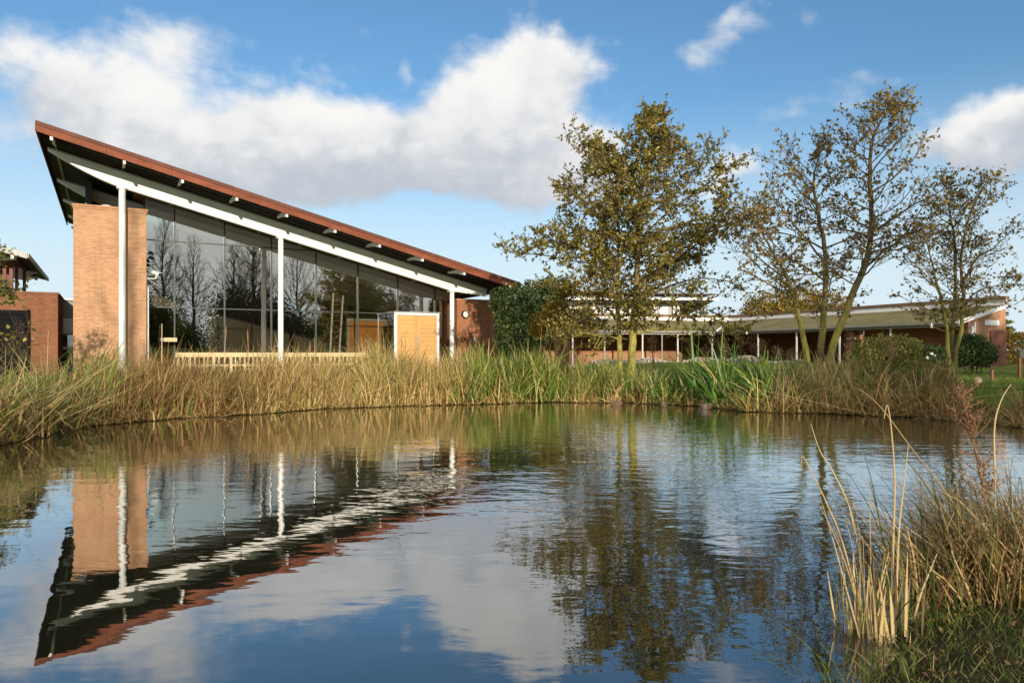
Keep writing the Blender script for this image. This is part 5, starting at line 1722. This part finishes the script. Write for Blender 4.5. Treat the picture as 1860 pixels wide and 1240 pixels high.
# ------------------------------------------------------------------ the near bank at the lower right
def build_near_bank():
    # grass
    n = 65000
    P = np.stack([rng.uniform(.2, 6.5, n), rng.uniform(1.2, 6.2, n)], 1)
    d = pond_dist(P)
    ok = (d > .02) & (P[:, 0] / P[:, 1] > .25)
    P = P[ok]
    base = np.c_[P, ground_z(P) - .005]
    k = len(P)
    patch = .6 + .5 * np.sin(P[:, 0] * 5 + 1) * np.sin(P[:, 1] * 4.3)
    o = blades('bank_grass', base, rng.uniform(.03, .10, k) * (0.7 + .6 * patch), rng.uniform(.003, .0065, k), rng.uniform(.1, .8, k), rng.uniform(0, 2 * PI, k), rng.uniform(.1, .6, k), M['bank_grass'], seg=3)
    tag(o, 'short green grass on the near bank at the lower right corner', 'grass', None, 'stuff')
    # fallen leaves
    n = 900
    P = np.stack([rng.uniform(1.5, 5, n), rng.uniform(2.6, 5.2, n)], 1)
    P = P[pond_dist(P) > .06]
    Z = ground_z(P) + rng.uniform(.015, .055, len(P))
    tag(leaves_mesh('fallen_leaves', np.c_[P, Z], .030, M['dead_leaf'], fold=.7, slender=.6), 'curled brown fallen leaves lying in the near bank grass', 'leaves', None, 'stuff')

    def clump(name, label, px, py, parts):
        Y = F * (EYE - .06) / (py - HY)
        c = at(px, py, Y)
        r = empty(name, (c.x, c.y, .0))
        tag(r, label, 'rushes')
        for nm, mat, n, rad, h0, h1, w, ln, dr, az, azs, kink, seg in parts:
            b = np.c_[np.clip(rng.normal(0, rad[0], n), -2 * rad[0], 2 * rad[0]), np.clip(rng.normal(0, rad[1], n), -2 * rad[1], 2 * rad[1]), np.full(n, 0.0)]
            G = ground_z(b[:, :2] + np.array([c.x, c.y]))
            b[:, 2] = np.maximum(G, -.05)
            blades(nm, b, rng.uniform(h0, h1, n), w * rng.uniform(.7, 1.3, n), np.abs(rng.normal(0, ln, n)), rng.normal(az, azs, n), np.abs(rng.normal(0, dr, n)), mat, r, seg, kink, local=True)['kind'] = 'stuff'
        return r, c
    clump('rush_clump', 'cut tan reed stubs with a few tall stems at the near water edge', 1592, 1125, [
        ('stub', M['stub'], 85, (.085, .09), .16, .46, .013, .10, .03, PI * .6, 2.0, .1, 3),
        ('stem', M['rush'], 9, (.08, .08), .7, 1.05, .0075, .18, .10, PI * .9, .9, .25, 8),
        ('stem', M['stub'], 9, (.07, .08), .5, .9, .008, .16, .12, PI * .8, 1.2, .3, 8),
        ('blade', M['green_reed'], 26, (.12, .10), .2, .5, .008, .25, .25, 0, 3, .1, 6)])
    clump('rush_clump', 'big tangled brown-green rush clump at the right edge of the near bank', 1822, 1060, [
        ('stem', M['rush'], 760, (.31, .22), .3, .86, .0075, .45, .25, PI * .85, 1.0, .35, 6),
        ('stem', M['brown_reed'], 760, (.31, .22), .25, .75, .008, .6, .35, PI * .5, 1.6, .4, 6),
        ('stem', M['rush'], 16, (.28, .2), .9, 1.2, .0085, .28, .18, PI * .8, 1.4, .3, 8),
        ('blade', M['green_reed'], 110, (.3, .22), .15, .42, .009, .3, .3, 0, 3, .1, 5)])
    clump('rush_clump', 'lower brown rushes trailing into the water between the stubs and the big clump', 1738, 1030, [
        ('stem', M['rush'], 70, (.12, .15), .25, .6, .0065, .7, .35, PI * .9, .8, .4, 6),
        ('stem', M['brown_reed'], 50, (.12, .15), .2, .5, .007, .6, .3, PI * .8, 1.2, .4, 6)])
    clump('rush_clump', 'thin dark sedge blades hanging over the water at the bottom edge', 1530, 1225, [
        ('blade', M['grass'], 30, (.10, .10), .15, .42, .005, .8, .4, PI, .7, .2, 6)])

    def cane(label, pts, r0, mat):
        """one tall stem given by directions and a distance"""
        q = [at(px, py, Y) for px, py, Y in pts]
        base = Vector((q[0].x, q[0].y, gz(q[0].x, q[0].y)))
        o = empty('tall_reed', base)
        tag(o, label, 'reed', 'tall single reeds on the near bank')
        P = [base - Vector((0, 0, .05))] + q[1:]
        P = [p - base for p in P]
        m = len(P)
        s = []
        for i in range(m - 1):
            a, b, c, d = P[max(i - 1, 0)], P[i], P[i + 1], P[min(i + 2, m - 1)]
            for j in range(5):
                t = j / 5
                s.append(.5 * ((2 * b) + (c - a) * t + (2 * a - 5 * b + 4 * c - d) * t * t + (3 * b - a - 3 * c + d) * t ** 3))
        s.append(P[-1])
        mb = MB(); mb.tube(s, [r0 * (1 - .75 * i / (len(s) - 1)) for i in range(len(s))], 7, True)
        mb.build('stem', mat, o, True)
        return o, s
    cane('upright tall reed with a drooping tip rising from the cut stubs', [(1618, 1120, 3.62), (1622, 1000, 3.62), (1625, 880, 3.64), (1620, 790, 3.66), (1612, 735, 3.68), (1606, 760, 3.68)], .0065, M['stub'])
    cane('pale straight reed beside the upright tall reed', [(1626, 1118, 3.6), (1632, 980, 3.6), (1642, 880, 3.62), (1650, 808, 3.64)], .006, M['stub'])
    cane('tall pale reed leaning left over the water from the stubs', [(1588, 1100, 3.7), (1550, 950, 3.75), (1515, 860, 3.8), (1490, 820, 3.82), (1473, 770, 3.85)], .0055, M['stub'])
    cane('curved pale reed left of the stubs with its tip bent over', [(1580, 1110, 3.7), (1535, 1000, 3.74), (1500, 910, 3.78), (1470, 850, 3.8), (1458, 828, 3.82), (1455, 850, 3.82)], .005, M['stub'])
    cane('long pale reed slanting up to the left across the pond', [(1800, 1060, 4.2), (1740, 930, 4.15), (1660, 820, 4.1), (1600, 740, 4.05), (1560, 705, 4.02)], .006, M['rush'])
    cane('tall pale reed curving up at the right edge', [(1806, 1060, 4.3), (1808, 900, 4.3), (1806, 780, 4.32), (1818, 728, 4.34), (1836, 698, 4.36)], .0075, M['stub'])
    cane('short thick straw stem leaning right between the two clumps', [(1655, 1125, 3.75), (1672, 1080, 3.76), (1690, 1035, 3.77), (1702, 1005, 3.78)], .0065, M['stub'])
    cane('fine reed arching over to the right edge', [(1830, 1050, 4.25), (1838, 930, 4.25), (1836, 860, 4.25), (1842, 828, 4.25), (1856, 840, 4.25)], .004, M['rush'])
    cane('pale slanting stem in front of the big clump', [(1770, 1110, 4.0), (1758, 1070, 3.98), (1738, 1025, 3.96), (1728, 1000, 3.95)], .008, M['stub'])
    # the dock: a rust-brown seeding plant standing high over the clump
    Y = 4.35
    b = at(1805, 1060, Y)
    base = Vector((b.x, b.y, gz(b.x, b.y)))
    r = empty('dock_plant', base)
    tag(r, 'tall rust-brown seeding dock standing above the rush clump', 'dried plant')
    q = [Vector((0, 0, -.05))] + [at(px, py, Y) - base for px, py in ((1800, 1000), (1793, 930), (1780, 860), (1765, 790), (1752, 735), (1748, 712))]
    mb = MB(); mb.tube(q, [.009, .008, .007, .006, .005, .004, .002], 6, False)
    pts = []
    for i in range(64):
        u = random.uniform(.35, 1.0)
        x = u * (len(q) - 1)
        j = min(int(x), len(q) - 2)
        p = q[j].lerp(q[j + 1], x - j)
        ln = .05 + .11 * (1.1 - u) + random.uniform(0, .06)
        e = p + Vector((random.gauss(0, .6), random.gauss(0, .5), random.uniform(.3, 1.0))).normalized() * ln
        mb.tube([p, p.lerp(e, .5) + Vector((0, 0, -.006)), e], [.003, .0024, .0014], 4, False)
        for _ in range(16):
            c = p.lerp(e, random.uniform(.25, 1.05)) + Vector((random.gauss(0, .007), random.gauss(0, .007), random.gauss(0, .007)))
            pts.append(tuple(c))
    mb.build('stem', M['bark_red'], r, True)
    leaves_mesh('seed_head', np.array(pts), .015, M['seed'], r)['kind'] = 'stuff'


build_near_bank()


def build_lawn_things():
    # dark post sign and low stump stones on the right lawn
    Y = 25.0
    b = at(1852, 0, Y)
    r = empty('sign_post', (b.x, b.y, gz(b.x, b.y)))
    tag(r, 'small dark sign on a post at the right edge of the lawn', 'sign')
    top = at(1852, 634, Y).z - r.location.z
    mb = MB(); mb.box(-.035, .035, -.035, .035, -.1, top - .02); mb.build('post', M['brown_timber'], r)
    mb = MB(); mb.box(-.02, .30, -.06, -.036, top - .30, top); mb.build('sign_board', M['mullion'], r, bevel=.006)
    Y = 24.0
    b = at(1802, 0, Y)
    r = empty('marker_post', (b.x, b.y, gz(b.x, b.y)))
    tag(r, 'short dark marker post on the lawn below the boarded gate', 'post')
    mb = MB(); mb.box(-.035, .035, -.035, .035, -.1, .30); mb.build('post', M['brown_timber'], r)
    mb = MB(); mb.prism([(-.045, .30), (.045, .30), (0, .36)], 1, -.045, .045); mb.build('post_cap', M['brown_timber'], r)
    Y = 21.0
    b = at(1776, 0, Y)
    mb = MB(); mb.ball((0, 0, .05), (.12, .10, .16), 9, 6)
    for i, v in enumerate(mb.v):
        mb.v[i] = (v[0] * random.uniform(.85, 1.1), v[1] * random.uniform(.85, 1.1), v[2] * random.uniform(.85, 1.1))
    o = mb.build('boulder', M['paving'], None, False)
    o.location = (b.x, b.y, gz(b.x, b.y))
    tag(o, 'small buff boulder on the lawn right of the slim alder', 'stone')


build_lawn_things()


# ------------------------------------------------------------------ what stands behind the viewer: reflected in the glass, some of it added to throw the broken shade
def build_behind():
    def bare(name, label, x, y, h, r, spread, n, leaves, mat, seed, t0=.3, sec=7, twig=4, lsize=.1, prof=.45):
        random.seed(seed)
        z = gz(x, y) - .1
        T = Tree(name, label, 'tree', (x, y, z), 'trees across the water mirrored in the glass')
        pts = [Vector((x, y, z)), Vector((x + .1, y, z + h * .3)), Vector((x - .1, y + .1, z + h * .6)), Vector((x + .1, y, z + h))]
        T.stem(pts, r, .02, M['bark_dark'], n, spread, t0, [(t0, .7), (.45, 1.0), (.7, .8), (1, .35)], .22, sec, twig, leaves)
        return T
    T = bare('oak_tree', 'bare spreading oak mirrored in the middle panes of the glass wall', 21, -9, 14, .36, 6.5, 46, 1, M['alder_b'], 11, .22, 6, 6)
    T.finish(M['alder_b'], M['bark_dark'], .10)
    T = bare('birch_tree', 'thin twiggy birch mirrored in the left panes of the glass wall', 21, -25.6, 16.5, .17, 4.6, 80, 1, M['alder_b'], 12, .15, 7, 6)
    T.finish(M['alder_b'], M['bark_dark'], .08)
    T = bare('bare_tree', 'bare tree throwing branch shadows across the brick pier', -4.2, -11, 15.5, .26, 4.5, 24, 1, M['alder_b'], 14, .35, 4, 3)
    T.finish(M['alder_b'], M['bark_dark'], .10)
    T = bare('shade_tree', 'half-bare tree added out of view to dapple the left brick wall with shade', -11.0, -9, 12.5, .2, 4.0, 30, 2, M['alder_b'], 16, .3, 5, 4)  # unseen tree, added for the dappled shade on the pavilion wall
    T.finish(M['alder_b'], M['bark_dark'], .14)
    T = bare('evergreen_oak', 'dense dark tree mirrored left of the oak doors', 34, -6, 11, .35, 5.5, 46, 5, M['yew'], 15, .15, 6, 5)
    T.finish(M['yew'], M['bark_dark'], .22)
    def mirrored(px, t):
        """the spot whose mirror image stands in this direction in the glass"""
        d = Vector(((px - CX) / F, 1.0))
        g = hw(hp(px, 600, 2.0)[0], 2.0, 0)
        r = d - V * (2 * d.dot(V))
        return g.x + r.x * t, g.y + r.y * t
    for px, t, h, spread, n, tw, lab, sd in ((345, 58, 12.5, 4.5, 50, 6, 'twiggy grey tree mirrored in the second pane from the pier', 21), (420, 46, 11.5, 5.5, 40, 5, 'low spreading bare tree mirrored beside the bare oak', 22),
                                             (545, 60, 13.5, 6.0, 46, 5, 'bare branching tree mirrored right of the middle column', 23), (455, 70, 16, 7.0, 46, 5, 'tall bare tree mirrored in the fourth pane from the pier', 24)):
        x, y = mirrored(px, t)
        T = bare('bare_tree', lab, x, y, h, .2, spread, n, 1, M['alder_b'], sd, .16, 6, tw)
        T.finish(M['alder_b'], M['bark_dark'], .09)
    for i, (x, y, rx, h, lab) in enumerate(((2, -30, 7, 5.0, 'dark shrubbery mirrored low in the first panes by the pier'), (17, -27, 8, 7.5, 'dark shrubbery mirrored below the bare oak'),
                                            (31, -22, 8, 8.5, 'dark shrubbery mirrored in the panes left of the stair'), (46, -14, 9, 9.0, 'dark shrubbery mirrored beside the oak doors'), (58, 0, 9, 8.5, 'dark shrubbery mirrored right of the oak doors'))):
        lm = [(x + random.uniform(-rx, rx) * .7, y + random.uniform(-2, 2), 1.5 + h * random.uniform(.25, .6), rx * .45, 2.4, h * .42) for _ in range(8)]
        bush('dark_shrubbery', lab, 'shrubbery', lm, 22000, .34, M['hedge'] if i % 2 else M['yew'], (x, y, 1.5), 'shrubbery across the water mirrored in the glass', 5, None, 0.0, .06, .1)
    lm = [(-4.6 + i * .5, -5.4 + .3 * math.sin(i * 2.1), 2.4 + .7 * math.sin(i * 1.9), .62, .6, 1.9 + .5 * math.sin(i * 2.7)) for i in range(7)]
    bush('shade_shrub', 'tall open shrub added unseen behind the viewer to shade the left bank reeds', 'bush', lm, 3200, .13, M['hedge'], (-3.1, -5.4, .2), None, 7)  # never in view; added and sized to darken the left reeds
    for px, t, h, lab in ((300, 76, 7.5, 'dark shrubbery mirrored beside the pier at the foot of the twiggy trees'), (440, 80, 7.0, 'dark shrubbery mirrored between the second mullion and the middle column'), (560, 78, 8.0, 'dark shrubbery mirrored just right of the middle column')):
        x, y = mirrored(px, t)
        lm = [(x + random.uniform(-4.5, 4.5), y + random.uniform(-1.5, 1.5), 1.5 + h * random.uniform(.2, .5), 2.8, 2.2, h * .42) for _ in range(7)]
        bush('dark_shrubbery', lab, 'shrubbery', lm, 16000, .32, M['hedge'], (x, y, 1.5), 'shrubbery across the water mirrored in the glass', 5, None, 0.0, .06, .1)
    # unseen hedge, added to shade part of the near bank
    lm = [(2.2 + i * .95, -5.2 + .2 * math.sin(i * 2), 0.8 + .12 * math.sin(i * 1.7), .75, .5, .98 + .22 * math.sin(i * 2.3)) for i in range(7)]
    bush('shade_hedge', 'loose hedge added unseen behind the viewer to shade the near bank grass', 'hedge', lm, 2600, .10, M['hedge'], (4.5, -5.2, .2), None, 7)


build_behind()
